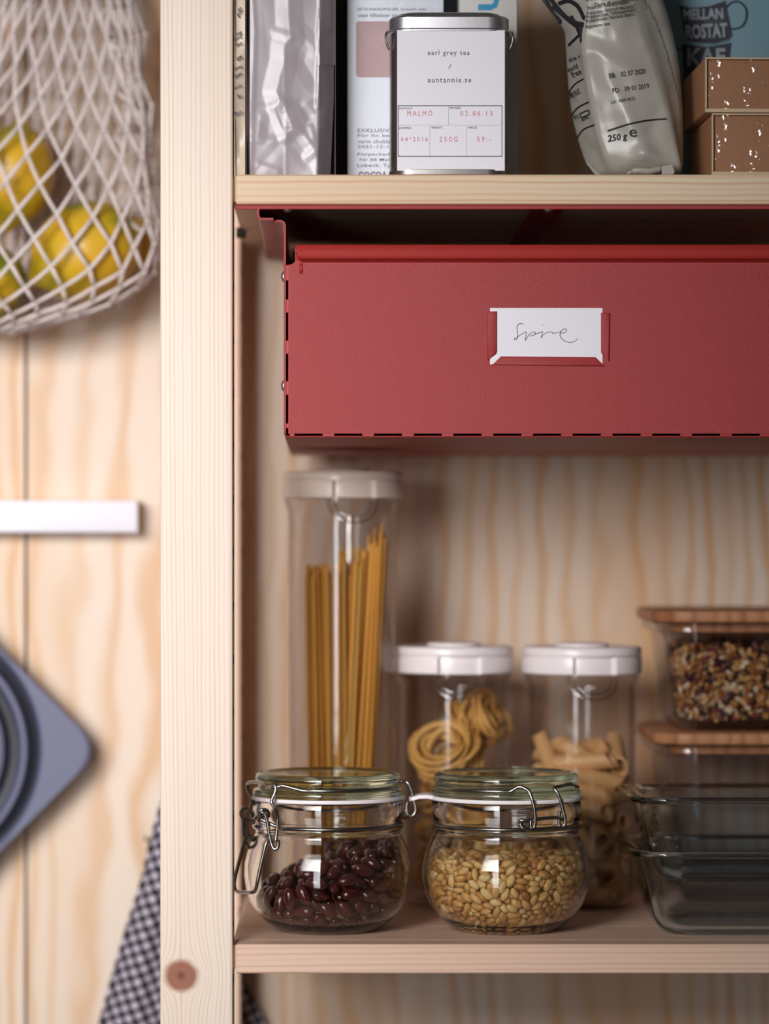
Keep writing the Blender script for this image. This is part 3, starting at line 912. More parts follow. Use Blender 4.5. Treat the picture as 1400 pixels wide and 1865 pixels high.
MB().prism([(p.x, max(p.z, Z_UP + .0004)) for p in sealp], .004, .006).build('torn_edge', M['coffee_bag'], coffee)
bvh = BVHTree.FromPolygons([v for v in cb.v], [f for f in cb.f])


def onbag(px, py):
    a = Vector((0, -DIST, 0)); b = P(px, py, 0.02)
    loc, nn, ii, dd = bvh.ray_cast(a, (b - a).normalized())
    if loc is None: return P(px, py, 0.02)
    return loc - (b - a).normalized() * 0.0010


t = MB()
for s, a, b, c, d, r in (('Data di produzione', 1066, 1150, -12, -3, 9), ('Data di produção |', 1082, 1160, 0, 8, 9), ('Producción / Data de produção |', 1069, 1145, 5.5, 14, 9), ('Produktiedatum / Нигропурпо παραγωγης |', 1068, 1157, 13.5, 22.5, 9),
                         ('Produktionsdatum / Valmistuspäivämäärä |', 1067, 1158, 20.5, 29.5, 9), ('Produktionsdato / Ražošanas datums |', 1066, 1156, 28, 37, 9), ('Pagaminimo data:', 1066, 1111, 42.5, 50.5, 9),
                         ('BB:   02 07 2020', 1108.5, 1175, 129, 138, 8), ('PD:   09 01 2019', 1114.5, 1181, 156, 165, 8), ('L41  9009 04:53', 1112, 1156, 179.5, 185.5, 10)):
    text_px(t, s, a, b, c, d, 0, 1.0, 0.0, rot=r, fn=onbag)
text_px(t, '250 g', 1105.5, 1142, 243.5, 259.5, 0, 1.0, 0.012, rot=9, fn=onbag, shear=0.2)
text_px(t, 'e', 1145.5, 1159, 235.5, 249.5, 0, 1.0, 0.0, rot=4, fn=onbag)
for s, a, b, c, d in (('the r', 1034, 1057, 102, 110), ('world', 1031, 1052, 119, 129), ('free', 1039, 1058, 127, 139), ('DARK ROAST,', 1034, 1058, 165, 177), ('BREWING', 1058, 1072, 213, 219), ('UTZ', 1044, 1054, 210, 216)):
    text_px(t, s, a, b, c, d, 0, 1.0, 0.01, rot=24, fn=onbag)
t.build('lettering', M['ink'], coffee)
t = MB()
def bagline(pts, w=0.00045):
    t.tube([onbag(*p) for p in pts], w, 5)
def sub(pts, n=10):
    return [tuple(v)[:2] for v in catmull([Vector((a, b, 0)) for a, b in pts], n)]
bagline(sub([(1106, 238.5), (1145, 226), (1180, 219), (1213, 216.5)]))
bagline(sub([(1033, 171), (1046, 154), (1062, 143.5)])); bagline(sub([(1038, 213), (1052, 196), (1072, 185.5)])); bagline(sub([(1051, 251), (1062, 236), (1082, 227.5)]))
bagline(sub([(1056, 207), (1070, 201), (1072, 208), (1058, 214), (1056, 207)], 5), 0.0004)
# sweeping ornament at the shoulder of the bag
for pts_, w_ in (([(1000, -5), (1020, 20), (1040, 38), (1062, 46)], .0016), ([(1018, 6), (1035, 2), (1052, 12), (1064, 34)], .0013), ([(1006, 12), (1030, 34), (1058, 56)], .0010), ([(990, -8), (1006, 20), (1022, 40)], .0016), ([(1036, 82), (1046, 72), (1056, 64), (1058, 76)], .0010), ([(1040, 30), (1050, 48), (1057, 62), (1060, 40)], .0012)):
    bagline(sub(pts_), w_)
t.build('printed_lines', M['ink'], coffee)
t = MB()
for k, (a, b) in enumerate(((1160, -6), (1171, 12), (1181, 34), (1190, 58), (1199, 84), (1206, 110), (1213, 136), (1220, 162))):
    text_px(t, 'ingrediens malet kaffe'[: 10 + k % 4], a + 14 - 14, a + 14 + 14, b + 9 - 2.2, b + 9 + 2.2, 0, 1.0, 0.0, rot=-72, fn=onbag)
t.build('fine_print', M['greyink'], coffee)

# ---------------------------------------------------------------- teal package printed with stacked mugs
teal = carton('teal_package', 1195, 1560, -160, 0.108, 0.07, M['teal'], 'blue-grey coffee package printed with stacked dark mugs at the back')
yy = 0.1077
t = MB()
def T5(x, y): return (1200 + x / 5.485, y / 5.485)
def prism_px(mb, pts, yy, th=.0002):
    mb.prism([(P(a, b, yy).x, P(a, b, yy).z) for a, b in pts], yy, yy + th)
prism_px(t, [T5(*p) for p in ((200, 55), (330, 75), (500, 60), (665, 5), (735, 360), (700, 395), (560, 435), (400, 425), (265, 395))], yy)
prism_px(t, [T5(*p) for p in ((228, 440), (480, 470), (725, 425), (700, 640), (640, 900), (250, 900))], yy)
hdl = catmull([P(*T5(*p), yy) for p in ((672, 70), (720, 25), (800, 20), (865, 90), (865, 190), (820, 265), (740, 290), (705, 285))], 5)
t.tube(hdl, 0.0022, 8, flat=0.2)
t.tube(catmull([P(*T5(*p), yy) for p in ((240, 495), (170, 490), (110, 500), (60, 560), (60, 700), (120, 780), (240, 800))], 5), 0.0016, 8, flat=0.2)
t.build('printed_mugs', M['navyprint'], teal)
t = MB(); y3 = yy - 0.0003
text_px(t, 'MELLAN', *[T5(240, 0)[0], T5(640, 0)[0]], T5(0, 85)[1], T5(0, 195)[1], y3, 1.0, 0.04, rot=2)
text_px(t, 'ROSTAT', *[T5(262, 0)[0], T5(680, 0)[0]], T5(0, 235)[1], T5(0, 385)[1], y3, 1.0, 0.04, rot=3)
text_px(t, 'KAF', *[T5(280, 0)[0], T5(660, 0)[0]], T5(0, 480)[1], T5(0, 660)[1], y3, 1.0, 0.03)
for pts_ in ([(205, 50), (330, 78), (500, 62), (668, 8)], [(265, 398), (400, 432), (560, 440), (705, 398)], [(250, 195), (380, 180), (480, 215), (600, 210), (670, 150)]):
    t.tube(catmull([P(*T5(*p), y3) for p in pts_], 5), 0.0008, 6, flat=0.2)
t.build('lettering', M['chalk'], teal)

# ---------------------------------------------------------------- two brown gift boxes with film windows
def brown_box(x0, x1, ytop, ybot, yf, rot, label, seed):
    a = P(x0, ytop, yf); b = P(x1, ybot, yf)
    zb = max(b.z, Z_UP + .0002)
    L = 0.0955
    root = thing('gift_box', (a.x, yf, zb), label, 'box', None)
    w = b.x - a.x; h = a.z - zb
    def R(x, y, z):
        ca, sa = math.cos(rot), math.sin(rot)
        return Vector((a.x + x * ca - y * sa, yf + x * sa + y * ca, zb + z))
    def rbox(name, x0_, y0_, z0_, x1_, y1_, z1_, mat, r=0.0007):
        mb = MB().bbox((x0_, y0_, z0_), (x1_, y1_, z1_), r, 2); mb.v = [R(*v) for v in mb.v]
        return mb.build(name, mat, root, True, 40)
    rbox('shell', 0, 0.003, 0, w, L, h, M['kraft'], 0.0015)
    e = 0.0011
    rbox('rim', 0, 0, 0, w, 0.0032, e * 2.2, M['kraftedge'], 0.0004)
    rbox('rim', 0, 0, h - e, w, 0.0032, h, M['kraftedge'], 0.0004)
    rbox('rim', 0, 0, e * 2.2, e, 0.0032, h - e, M['kraftedge'], 0.0004)
    # folded film over the end
    rnd = random.Random(seed); mb = MB(); nx, nz = 26, 14
    vv = []
    for j in range(nz + 1):
        for i in range(nx + 1):
            u, v_ = i / nx, j / nz
            d = 0.0006 * noise.noise(Vector((u * 9 + seed, v_ * 5, 1.0))) + 0.0009 * abs(noise.noise(Vector((u * 5, v_ * 3 + seed, 4.0))))
            d *= min(1, 6 * u, 6 * v_, 6 * (1 - v_))
            vv.append(R(e + u * (w - e), -0.0004 - 0.4 * d - (0.0004 if v_ > 0.7 else 0), e * 2 + v_ * (h - e * 3)))
    ff = [(j * (nx + 1) + i, j * (nx + 1) + i + 1, (j + 1) * (nx + 1) + i + 1, (j + 1) * (nx + 1) + i) for j in range(nz) for i in range(nx)]
    mb.add(vv, ff); mb.build('film', M['film'], root, True)
    return root


brown_box(1296, 1660, 206, 320, 0.006, 0.02, 'lower of the two brown boxes with clear film, resting on the upper shelf', 3)
brown_box(1284, 1640, 104, 204.5, 0.004, 0.03, 'upper of the two brown boxes with clear film, topmost of its stack', 8)

DATA_BEAN = [
-327,183,169,1,-53,10,83,-301,11,86,9,92,32,-17,-391,101,233,15,20,34,-89,-361,95,140,44,69,-15,-54,-246,-212,98,3,-47,-83,27,-336,26,209,19,60,-22,74,-353,-250,253,3,-81,24,-51,-321,-235,152,73,-51,28,-32,-324,-117,113,59,-20,-13,76,-161,-141,75,21,0,-16,-95,-248,-77,76,65,4,-12,-73,-239,260,226,14,-32,83,-41,
-200,217,357,73,-63,19,-10,-278,119,85,25,-19,-93,12,-410,19,178,19,-80,1,55,-47,-355,117,9,60,-72,31,-193,194,81,24,56,-75,-22,-315,198,282,55,25,-41,-67,-319,275,195,74,54,36,10,-394,191,234,40,55,-13,71,-145,-224,108,12,57,-40,69,-149,-311,110,24,5,45,85,-380,-62,167,23,91,29,-9,-217,-296,170,1,89,35,24,
-42,-243,75,0,-19,96,16,-283,104,177,37,-17,-88,-22,-284,-304,231,42,-67,-43,-42,-385,-151,196,52,-63,25,50,84,-194,73,97,-16,-2,-8,-316,306,281,43,77,36,-26,-250,-219,221,68,8,70,-17,-115,-276,188,80,14,57,4,-245,172,263,69,-44,-55,-5,196,-188,76,6,-74,63,-17,45,-303,90,65,-4,-30,-68,-145,-383,172,74,-60,11,-24,
146,199,73,84,-12,11,-49,-146,409,243,11,49,-33,79,-250,373,317,12,-37,70,-59,-85,-360,226,6,-42,-13,-88,-221,80,226,69,39,-15,57,-232,-376,248,59,31,-71,17,-128,309,200,75,44,28,39,-149,-286,324,2,-72,-67,14,41,-296,297,33,-25,33,-83,1,-416,182,85,-35,22,28,-190,-306,259,28,39,65,57,-175,-205,252,73,-11,65,-13,
134,-301,99,14,59,-77,14,210,-268,145,29,38,0,87,-371,-76,250,14,68,-67,22,308,184,117,3,-61,-76,-18,266,-47,78,68,-12,11,-70,-305,-165,221,27,-67,-5,68,-3,-331,222,71,-55,43,1,104,-405,187,77,-37,25,44,251,111,80,86,-16,2,-47,-279,-12,269,10,86,43,-21,-65,-450,348,57,-80,10,3,-341,42,318,10,83,-50,16,
-223,299,303,62,-70,-17,29,369,186,177,27,48,65,51,278,-182,106,42,-62,-44,48,201,-365,190,37,-79,-17,44,117,-317,188,5,13,-51,84,-240,-45,335,83,-23,40,-26,343,57,111,84,-19,-29,40,-275,95,294,18,-82,-33,-41,-89,55,292,29,36,-42,77,-95,426,315,15,-57,10,-79,-205,49,314,42,-6,-83,-33,322,-81,134,43,86,18,-18,
-250,-158,320,24,-92,-28,0,-54,-260,286,95,-22,-11,15,-93,-161,316,7,-45,-86,-15,347,-188,153,5,-64,69,-29,-140,-214,376,11,39,81,-39,0,53,285,74,5,59,29,-239,-264,329,59,2,-17,-78,102,-359,258,12,-5,21,-96,273,-273,187,68,11,26,66,-164,-15,354,5,56,-51,64,-37,-417,270,30,-6,1,-94,367,-13,165,96,-13,13,14,
-78,-362,320,84,-42,-1,31,-81,202,317,18,84,13,-47,241,-353,263,15,5,-93,31,-148,-423,277,17,-48,-41,-75,169,-272,248,14,14,-87,42,25,-178,286,28,7,5,95,243,200,181,98,-1,-6,-10,333,-264,238,13,60,-78,4,142,-426,278,12,-11,61,-76,-33,-251,362,5,-52,-83,15,-32,161,372,66,-55,38,32,236,-279,302,31,9,-93,10,
38,-417,319,59,42,20,65,-78,-32,336,40,-24,14,-86,-125,279,335,76,-57,17,23,305,95,172,41,-40,64,-50,-100,-333,392,6,-1,27,-95,282,-170,214,13,-74,-24,60,89,-287,362,79,-30,-4,51,-72,-3,413,29,-15,-71,61,164,-348,335,7,-96,19,-13,-16,363,320,1,-37,26,-88,361,260,319,52,14,-45,70,32,308,344,21,-79,6,55,
299,177,251,11,50,-75,-40,-168,380,358,46,63,-42,-44,-149,127,331,27,-92,-9,-22,-172,-123,384,65,-18,35,64,-22,-97,349,36,47,-67,-42,49,121,329,48,59,61,19,347,-236,309,33,87,-34,1,372,-101,194,21,-95,10,16,421,57,200,73,38,-51,-20,-84,-124,403,67,-35,-43,48,412,-180,335,60,-11,-53,-57,-55,265,393,32,65,-64,-19,
412,151,251,45,-74,45,-18,376,-155,244,96,21,7,-8,417,-49,243,40,17,44,78,-53,83,381,23,-4,-82,-51,140,426,371,59,-75,25,-10,17,13,410,29,-63,24,-67,90,396,436,65,-56,-45,-20,303,-338,329,56,73,35,5,70,100,413,5,-98,9,1,344,47,235,24,55,-71,-35,309,-77,269,87,-33,-12,32,258,-215,411,5,-87,-39,24,
-31,443,354,24,-42,-20,-84,25,219,424,0,-62,-77,-6,406,194,355,70,41,16,-55,420,-78,320,94,-13,-13,23,317,-150,335,17,1,94,-27,287,-280,374,26,90,31,6,61,-88,411,6,2,98,-9,286,160,363,37,4,-24,-88,430,-8,380,89,-12,-16,38,39,-411,405,20,-48,80,-27,262,-322,453,20,-11,-88,39,234,-120,384,26,-21,78,51,
425,93,331,59,-71,7,-35,99,6,407,67,-44,11,57,-28,-375,430,53,-68,-48,4,356,-258,435,5,88,39,-24,32,-274,430,21,50,76,33,284,318,385,62,63,-12,43,410,-142,466,64,19,22,-69,388,197,462,77,20,-38,-45,135,235,414,90,-34,22,-1,339,60,368,85,25,-3,-44,177,-179,440,7,77,-45,43,314,115,303,7,48,-86,-9,
57,228,346,18,0,48,-85,128,170,368,98,4,16,-2,82,-200,422,36,32,36,79,419,18,298,63,-73,13,-14,22,439,419,82,27,48,-1,395,133,406,97,-13,-3,-15,189,-117,498,13,-18,95,-18,424,-100,406,73,36,-19,52,32,-193,362,67,-36,39,-50,307,182,465,68,-2,-53,49,325,-20,408,7,97,-15,8,190,-34,372,99,-2,-5,-4,
209,383,436,12,96,-20,-9,217,-388,415,30,90,26,-8,326,14,489,13,90,-16,36,259,-219,494,1,79,-59,-8,403,83,515,44,65,56,-22,225,155,429,17,47,71,-47,124,-432,363,20,-96,-12,-1,402,-33,491,17,36,-54,-73,182,67,460,0,86,36,33,180,-278,402,47,29,43,70,238,-20,477,70,-14,66,-18,382,-113,549,60,-1,6,-79,
162,-60,449,8,-84,43,28,181,76,375,63,24,-7,72,296,-91,478,74,-29,-7,58,323,286,472,83,17,50,-12,233,312,492,29,-80,27,44,109,40,488,93,3,-29,-19,151,362,510,75,60,0,23,136,156,472,30,-26,52,74,343,-217,509,56,-37,22,-69,278,83,512,0,-87,-34,33,334,-140,423,73,15,34,56,173,307,421,3,92,-1,-36,
351,158,541,16,53,-79,-22,406,46,440,7,-1,98,-10,202,228,473,9,11,-4,98]
DATA_PENNE = [
-81,215,94,11,1,-10,-98,209,-84,138,29,-48,48,-66,-61,-97,92,3,-5,80,-58,-215,78,167,24,-73,-62,0,-45,100,92,14,-10,57,-79,3,-225,92,6,-2,-31,94,158,36,147,33,-49,37,-71,-40,-99,192,13,-36,-86,31,-74,93,220,73,-44,47,-15,214,104,249,40,36,82,10,75,-166,290,6,5,33,93,210,89,441,78,-1,6,-61,
-10,249,276,34,-28,72,52,101,-57,299,25,2,75,59,118,202,273,45,-7,70,53,-80,-236,377,65,60,25,-38,-56,-147,480,32,31,-58,67,-118,-194,194,31,11,26,90,-2,144,328,24,61,-31,67,-121,15,326,31,60,-43,-58,26,242,471,9,-32,-1,93,-29,-7,379,91,7,23,29,-38,-247,486,44,77,18,-39,106,-80,420,70,-39,37,-45,
-227,-63,315,20,79,-55,13,159,-47,503,12,-82,53,6,92,-151,528,17,64,53,51,1,14,553,71,-1,50,-48,-167,71,650,3,-62,-77,8,183,37,650,70,-30,-32,55,-239,-35,456,28,55,75,-20,218,45,555,23,54,75,29,-93,119,587,72,21,-17,63,-92,98,712,8,53,79,26,-37,-225,769,10,-5,-93,-32,-63,231,528,0,-92,-14,-34,
211,-90,723,48,6,-12,-85,-26,-227,664,93,-30,14,-8,125,126,742,0,-29,-68,66,-157,-52,794,88,11,22,-37,112,204,807,7,24,86,-42,-239,89,520,47,43,-74,18,18,-71,847,74,-60,-17,21,-24,230,877,12,97,11,8,80,42,929,21,81,-41,34,200,50,902,54,-23,-61,52,30,-75,673,30,50,-19,-77,-117,72,874,25,41,-84,20,
62,-210,850,4,-16,60,-77,-234,-76,1001,51,-33,-77,11,-114,130,960,3,-12,26,-95,-224,33,738,62,-41,-56,33,-13,-92,996,20,16,-81,50,233,11,992,42,55,33,62,3,58,1018,13,19,-48,-84,7,-191,959,80,-58,3,-11]
DATA_BARLEY = [
99,-52,387,96,17,-3,-17,245,-238,374,86,14,-8,-47,-189,-214,59,18,83,50,-5,219,187,62,42,-70,-55,11,-54,-312,375,10,80,-55,-13,124,-192,380,19,-95,20,1,-317,-303,184,35,-7,-38,84,221,-180,59,92,11,-18,-30,180,-218,59,18,-67,64,-31,-231,-118,380,50,-79,25,-22,-335,262,327,85,10,-32,-37,408,109,267,60,31,-66,-30,
72,275,58,90,-3,-14,39,160,327,119,10,-69,-31,-63,-271,103,62,54,-79,25,4,-276,6,56,84,-10,13,-49,-342,-62,375,94,17,-8,25,185,82,384,47,29,-42,-71,380,71,117,11,-40,-72,54,-169,-108,382,6,0,-19,97,130,-389,207,12,-21,87,-40,170,227,59,12,3,74,64,101,-251,55,0,-29,94,-11,-171,50,383,97,16,-6,-4,
132,301,84,66,-66,12,-31,122,259,60,90,-38,-17,6,54,-71,388,2,25,94,18,403,-34,342,31,-7,-92,18,-145,-219,379,80,-16,-8,56,332,133,114,41,63,-18,-62,276,-21,377,16,-93,29,1,327,-128,373,97,-16,2,-14,-320,278,292,81,-38,-42,3,64,-142,384,66,-8,-14,72,7,274,55,2,-19,96,17,92,70,387,97,15,2,-13,
-111,254,56,3,-40,90,2,-235,154,58,67,61,28,28,-293,188,96,46,-83,-28,6,-145,240,379,54,82,3,7,-100,-70,386,4,21,-95,-17,-228,230,78,16,-17,73,-62,-41,-356,104,56,-78,24,-10,-145,-148,384,42,89,-7,2,104,-121,386,35,52,-64,-42,244,-314,150,40,-51,-54,52,-17,-197,382,11,-66,-72,12,130,-247,377,89,-13,12,-39,
-225,339,340,94,-8,-26,-15,-340,236,215,14,46,-87,-3,-278,65,59,19,17,17,94,-377,2,138,55,65,44,24,-100,310,81,4,-32,-93,0,205,-248,377,34,55,64,38,199,373,266,90,-18,-4,-38,-291,-123,77,55,-21,1,80,182,-288,93,27,80,-37,37,-43,-327,79,1,98,-10,13,117,360,110,21,81,-41,-32,-111,14,387,3,-4,-17,97,
-71,-108,386,9,-48,85,-14,-379,-168,214,67,-33,42,-49,296,83,67,75,27,-24,-54,239,-141,377,63,12,-8,-75,200,194,377,96,13,-5,-20,-64,-231,380,6,51,-83,-17,-264,-97,59,55,63,-36,-38,-325,-129,99,21,-70,40,-54,-53,-279,61,33,17,69,61,398,165,226,48,-21,-44,-72,-162,-61,383,18,9,-15,-96,42,131,385,66,-12,13,-72,
198,-358,154,4,-40,78,46,-370,-206,309,54,-50,65,9,245,-131,56,76,7,-18,-61,-38,425,297,72,-61,-26,11,-264,-291,147,30,-77,-39,39,-387,91,347,47,16,-7,-85,2,-100,387,13,96,-19,-6,254,-252,95,19,-75,45,-42,273,-179,83,84,-16,16,48,-407,117,320,48,-16,74,-42,251,128,59,45,-37,-56,58,-259,-12,378,87,15,-13,-43,
-171,292,82,4,-92,-35,-9,183,286,374,8,49,-84,-15,229,62,380,58,-8,-11,79,-138,86,384,18,93,-29,1,7,335,78,38,14,-9,90,264,173,77,33,-37,-78,34,74,325,80,24,36,-33,-83,157,-24,384,97,-16,4,5,284,-24,59,11,12,10,-97,153,-120,382,19,-90,-37,5,7,28,406,89,-14,36,-22,54,381,114,72,-62,24,-12,
-252,247,100,63,-64,-6,41,-320,-298,257,78,-14,9,59,-85,-344,373,20,-77,59,-6,210,-100,380,11,-56,80,-10,229,379,193,29,39,50,-70,-48,-148,384,54,-10,14,-81,30,295,376,87,12,10,45,113,-326,374,89,15,-10,-39,12,-75,414,17,-5,-18,96,215,-373,216,50,37,-22,-74,-147,268,68,33,88,28,17,-192,-8,382,3,41,-89,-15,
24,-358,110,36,-18,75,50,-56,146,384,46,-6,13,-87,131,-323,89,17,93,26,-12,372,-134,151,35,79,40,-26,-38,289,64,19,25,-62,-70,-157,-239,59,18,78,58,-3,54,-239,381,51,-74,-37,19,68,-302,75,79,-55,-15,-15,-145,305,374,12,-77,-60,9,-269,167,72,81,41,18,34,189,282,82,57,42,12,68,-307,-54,72,88,23,13,36,
-36,91,388,14,73,65,11,47,-420,304,15,86,-6,46,182,-178,379,17,3,16,96,300,-262,352,86,-13,27,-39,294,-207,373,23,-4,-17,95,-200,88,390,92,-26,-19,-17,-152,422,205,59,-71,24,27,-367,157,125,1,-74,57,32,-247,-194,75,81,-52,8,-21,-162,-348,129,40,53,67,31,298,-161,374,6,-32,-92,16,379,-69,112,37,34,83,20,
304,112,378,8,-16,21,-95,-68,-144,416,96,7,-13,21,-308,-4,376,16,-85,47,-11,286,-243,111,3,65,57,-47,-25,-279,379,41,-65,52,-34,50,-14,390,94,19,4,25,210,260,376,39,-32,43,-74,370,-25,122,8,65,-58,46,-57,288,376,83,11,-13,-51,-247,-68,380,53,-80,21,-12,213,-247,76,65,-33,-19,65,351,225,246,28,69,-25,-60,
133,-376,127,13,-40,-18,88,-258,71,378,96,-17,-3,-18,-253,304,182,76,-53,23,25,180,-61,384,51,-81,-18,18,-96,376,168,1,48,-66,-56,-233,-164,60,87,39,2,-26,-144,-113,414,1,-62,77,-7,271,-284,164,55,-45,-19,67,-325,144,111,80,9,53,-24,-112,208,382,27,-12,49,-81,-236,-239,88,11,-25,-61,73,-153,159,381,35,-9,-14,91,
-56,330,88,9,95,4,-24,421,26,328,40,15,-71,54,-224,-237,375,15,-59,77,-11,-224,133,381,17,-95,19,4,172,-150,404,17,97,4,-7,-307,215,128,5,-60,26,-74,324,162,373,30,-6,-18,-93,-181,-207,379,54,-31,41,-65,-227,-175,379,9,16,-82,-53,132,11,388,82,-50,-13,20,281,-64,61,85,44,-4,26,-190,213,60,73,65,14,10,
209,10,381,14,-51,-82,14,2,171,383,6,-50,84,-17,241,245,88,73,65,-7,14,303,143,87,76,-31,39,-39,-102,-323,90,19,-49,-78,31,178,377,153,2,93,-26,-22,246,-333,338,63,65,13,-37,90,-201,410,48,2,-1,87,229,-293,113,30,59,69,25,-112,-260,377,70,13,-13,-68,-373,-132,355,46,53,25,65,-288,118,375,97,16,-2,-12,
-349,-90,104,1,88,46,-3,-80,-23,388,1,14,-97,-17,387,-105,353,1,15,11,97,-106,-193,424,23,45,83,20,262,274,128,94,-12,27,-12,174,-337,107,86,-44,-10,19,15,-270,54,97,-17,2,3,-188,-145,411,68,7,-2,-71,-230,-278,109,33,4,73,58,72,-276,377,14,89,42,5,-48,-188,412,46,-6,10,-87,-266,-224,381,40,2,55,-72,
-376,115,143,10,88,-44,-6,5,-145,393,9,94,-19,-24,134,-273,70,25,-38,76,-45,-338,0,82,40,-83,36,8,-389,-155,155,48,-12,-46,72,-5,351,375,80,-25,0,-53,-350,101,97,26,2,-92,-25,406,-156,175,34,-32,86,-14,75,-115,418,70,-31,27,-57,-199,350,128,6,-23,54,-79,224,131,378,92,13,-7,-34,-222,-325,123,91,27,-11,-25,
304,-308,169,1,-74,38,-53,-77,5,419,95,27,3,-6,-67,-371,405,26,57,65,42,26,-211,391,52,-3,-4,-84,259,-70,378,17,82,-52,-9,-299,-101,375,15,71,66,12,287,-245,394,42,8,22,87,-350,-145,154,38,-23,-77,44,-145,-201,412,84,9,-21,-47,-375,-58,126,13,39,90,-5,319,-201,151,40,27,-59,-64,199,327,137,57,-6,72,36,
240,332,137,10,-52,-77,-32,-97,151,398,35,-36,2,85,81,184,384,57,30,-43,-62,-25,311,377,67,-47,26,-49,-97,281,376,14,82,-53,-9,10,147,419,28,-38,-73,47,-341,201,125,60,-39,62,-28,292,-105,74,62,-66,-26,32,-166,-355,355,1,-11,22,96,-258,329,251,51,77,4,35,-31,373,107,15,15,-20,-95,4,90,390,24,-64,67,-24,
-200,307,104,4,42,-89,-3,-396,63,138,52,44,54,47,90,125,398,32,83,21,37,-100,-112,411,23,-41,76,-43,187,-377,246,65,6,73,16,360,-186,131,32,-34,72,-49,34,85,419,85,-39,-3,32,-191,-293,90,39,55,71,13,333,-98,96,39,74,53,6,-106,-265,59,82,4,-15,-54,95,308,377,22,8,-54,-80,-158,332,131,39,-10,-90,-12,
-385,178,310,51,71,37,29,-79,-423,169,78,1,-51,-35,-393,-110,203,51,25,-6,81,-20,82,430,53,5,-43,-72,30,354,105,17,41,-3,89,318,-160,94,21,-54,-46,66,269,39,55,5,65,74,11,-93,-195,388,65,-27,-5,70,-206,48,413,15,-3,81,-55,225,287,110,20,14,-19,94,-67,-379,134,58,53,-52,31,171,-242,394,37,-62,-58,35,
97,-441,214,26,44,-75,39,246,332,176,34,-73,-56,14,185,-370,336,3,-59,64,48,-233,-327,158,52,-43,-49,53,-14,-399,184,22,95,-13,-6,354,-131,116,31,-77,-42,33,312,-217,112,48,-67,23,-50,14,-380,154,4,-99,-5,-3,-373,-228,358,12,-86,42,-21,-298,-191,100,16,19,77,57,-179,-282,374,4,-6,97,19,-53,-262,407,82,-11,-6,54,
206,-169,433,43,63,-49,-40,314,281,222,30,23,-39,83,-361,-24,99,94,3,14,-27,-80,64,396,32,51,-78,-9,81,386,147,73,48,-36,-28,-163,369,159,15,-29,-88,30,308,234,141,72,3,-17,-65,-257,316,138,31,6,-91,22,154,-33,419,13,-64,74,-8,130,215,379,13,47,-85,-12,124,355,370,80,-55,-2,21,-62,204,384,22,47,-77,-35,
-39,29,403,26,-84,43,16,186,-326,145,85,42,17,21,379,114,147,7,41,-87,-24,239,-350,189,59,54,29,50,-322,44,81,9,85,-50,0,11,-321,377,30,45,-70,-45,84,-53,422,26,31,77,48,389,-96,159,23,87,-41,-2,-283,192,374,90,14,-12,-37,-46,-268,443,45,23,-43,-74,-39,-410,141,44,65,57,-18,-29,392,173,72,-58,34,0,
-20,-31,394,32,19,-36,-84,391,20,121,58,-72,-9,-34,-159,-376,205,29,-15,0,93,-13,-304,414,82,-6,14,-53,203,386,230,93,-20,-14,22,-353,-176,119,68,-26,5,-67,7,-201,420,26,94,12,13,282,214,103,26,72,-24,-58,-306,290,154,37,-18,-81,-39,78,-359,100,60,-11,30,72,-318,-207,133,38,49,-7,77,-307,257,127,8,30,-43,84,
-265,341,172,92,-19,19,23,-217,-359,187,55,26,-3,78,426,-73,350,8,22,0,96,105,36,415,54,-16,28,-76,258,281,366,80,28,44,26,18,-321,75,22,31,91,-6,-127,363,114,36,1,-66,64,408,-45,139,26,58,74,14,-237,252,374,7,31,92,15,-281,-109,410,97,-15,1,-8,44,389,353,10,21,-84,47,136,159,381,15,-97,-10,1,
282,324,171,58,-3,73,-33,-386,184,168,26,-53,74,-29,280,-323,207,53,38,-17,-72,-329,-244,341,19,-35,-68,59,-258,274,130,3,56,-45,68,365,-200,185,37,-45,-54,-59,-418,-56,169,61,17,-74,15,322,192,105,76,17,3,-61,287,329,245,17,81,43,-32,321,23,79,12,-20,93,-25,257,-348,226,19,-64,73,6,-218,175,379,14,-30,-78,51,
40,247,379,92,-17,-7,33,340,68,96,37,-75,15,-51,102,-163,433,87,9,41,-20,-165,-173,438,4,18,-93,-30,24,-160,422,2,16,-60,77,-385,-200,171,6,41,41,80,156,112,382,43,7,-15,-88,164,260,405,76,2,16,-62,-363,54,109,30,-13,35,-86,-273,-317,289,34,8,53,76,-71,373,133,63,63,-31,29,34,401,157,46,-67,-53,21,
411,99,161,26,-75,-58,-6,-39,-340,404,54,8,-22,80,-423,31,262,7,-86,-21,44,407,-82,185,21,-36,-75,48,234,-194,405,12,62,75,15,252,230,376,82,-53,-5,13,-53,109,416,66,6,-9,-73,-194,-350,155,15,-59,-77,8,380,8,364,75,-54,35,9,-308,-249,175,68,55,-47,-5,337,-28,89,52,23,-51,-63,-97,403,218,84,27,-39,20,
-147,-300,80,12,-58,60,-52,-87,-449,229,70,-68,16,2,433,79,193,22,-61,-72,20,-219,377,361,96,0,12,-21,-413,100,167,53,-7,31,-77,-123,-377,150,80,8,-6,-57,-282,-260,116,71,-18,7,-66,-364,237,312,87,18,39,-20,-156,-20,404,6,24,-88,-38,144,371,134,21,-28,-85,-37,-295,-66,410,18,-8,82,-51,-346,223,175,27,57,75,13,
-403,12,195,57,61,1,-53,333,53,374,3,-39,90,-15,-310,-273,143,30,75,-58,0,226,345,222,35,-71,-19,-57,346,184,146,60,38,65,22,27,-276,406,17,-9,-4,97,-372,172,203,4,62,-77,5,-227,8,395,66,-5,-37,-63,-208,-389,289,82,42,34,16,146,-103,415,22,89,-38,6,-116,-364,112,55,-66,21,-45,258,-296,351,87,39,24,-9,
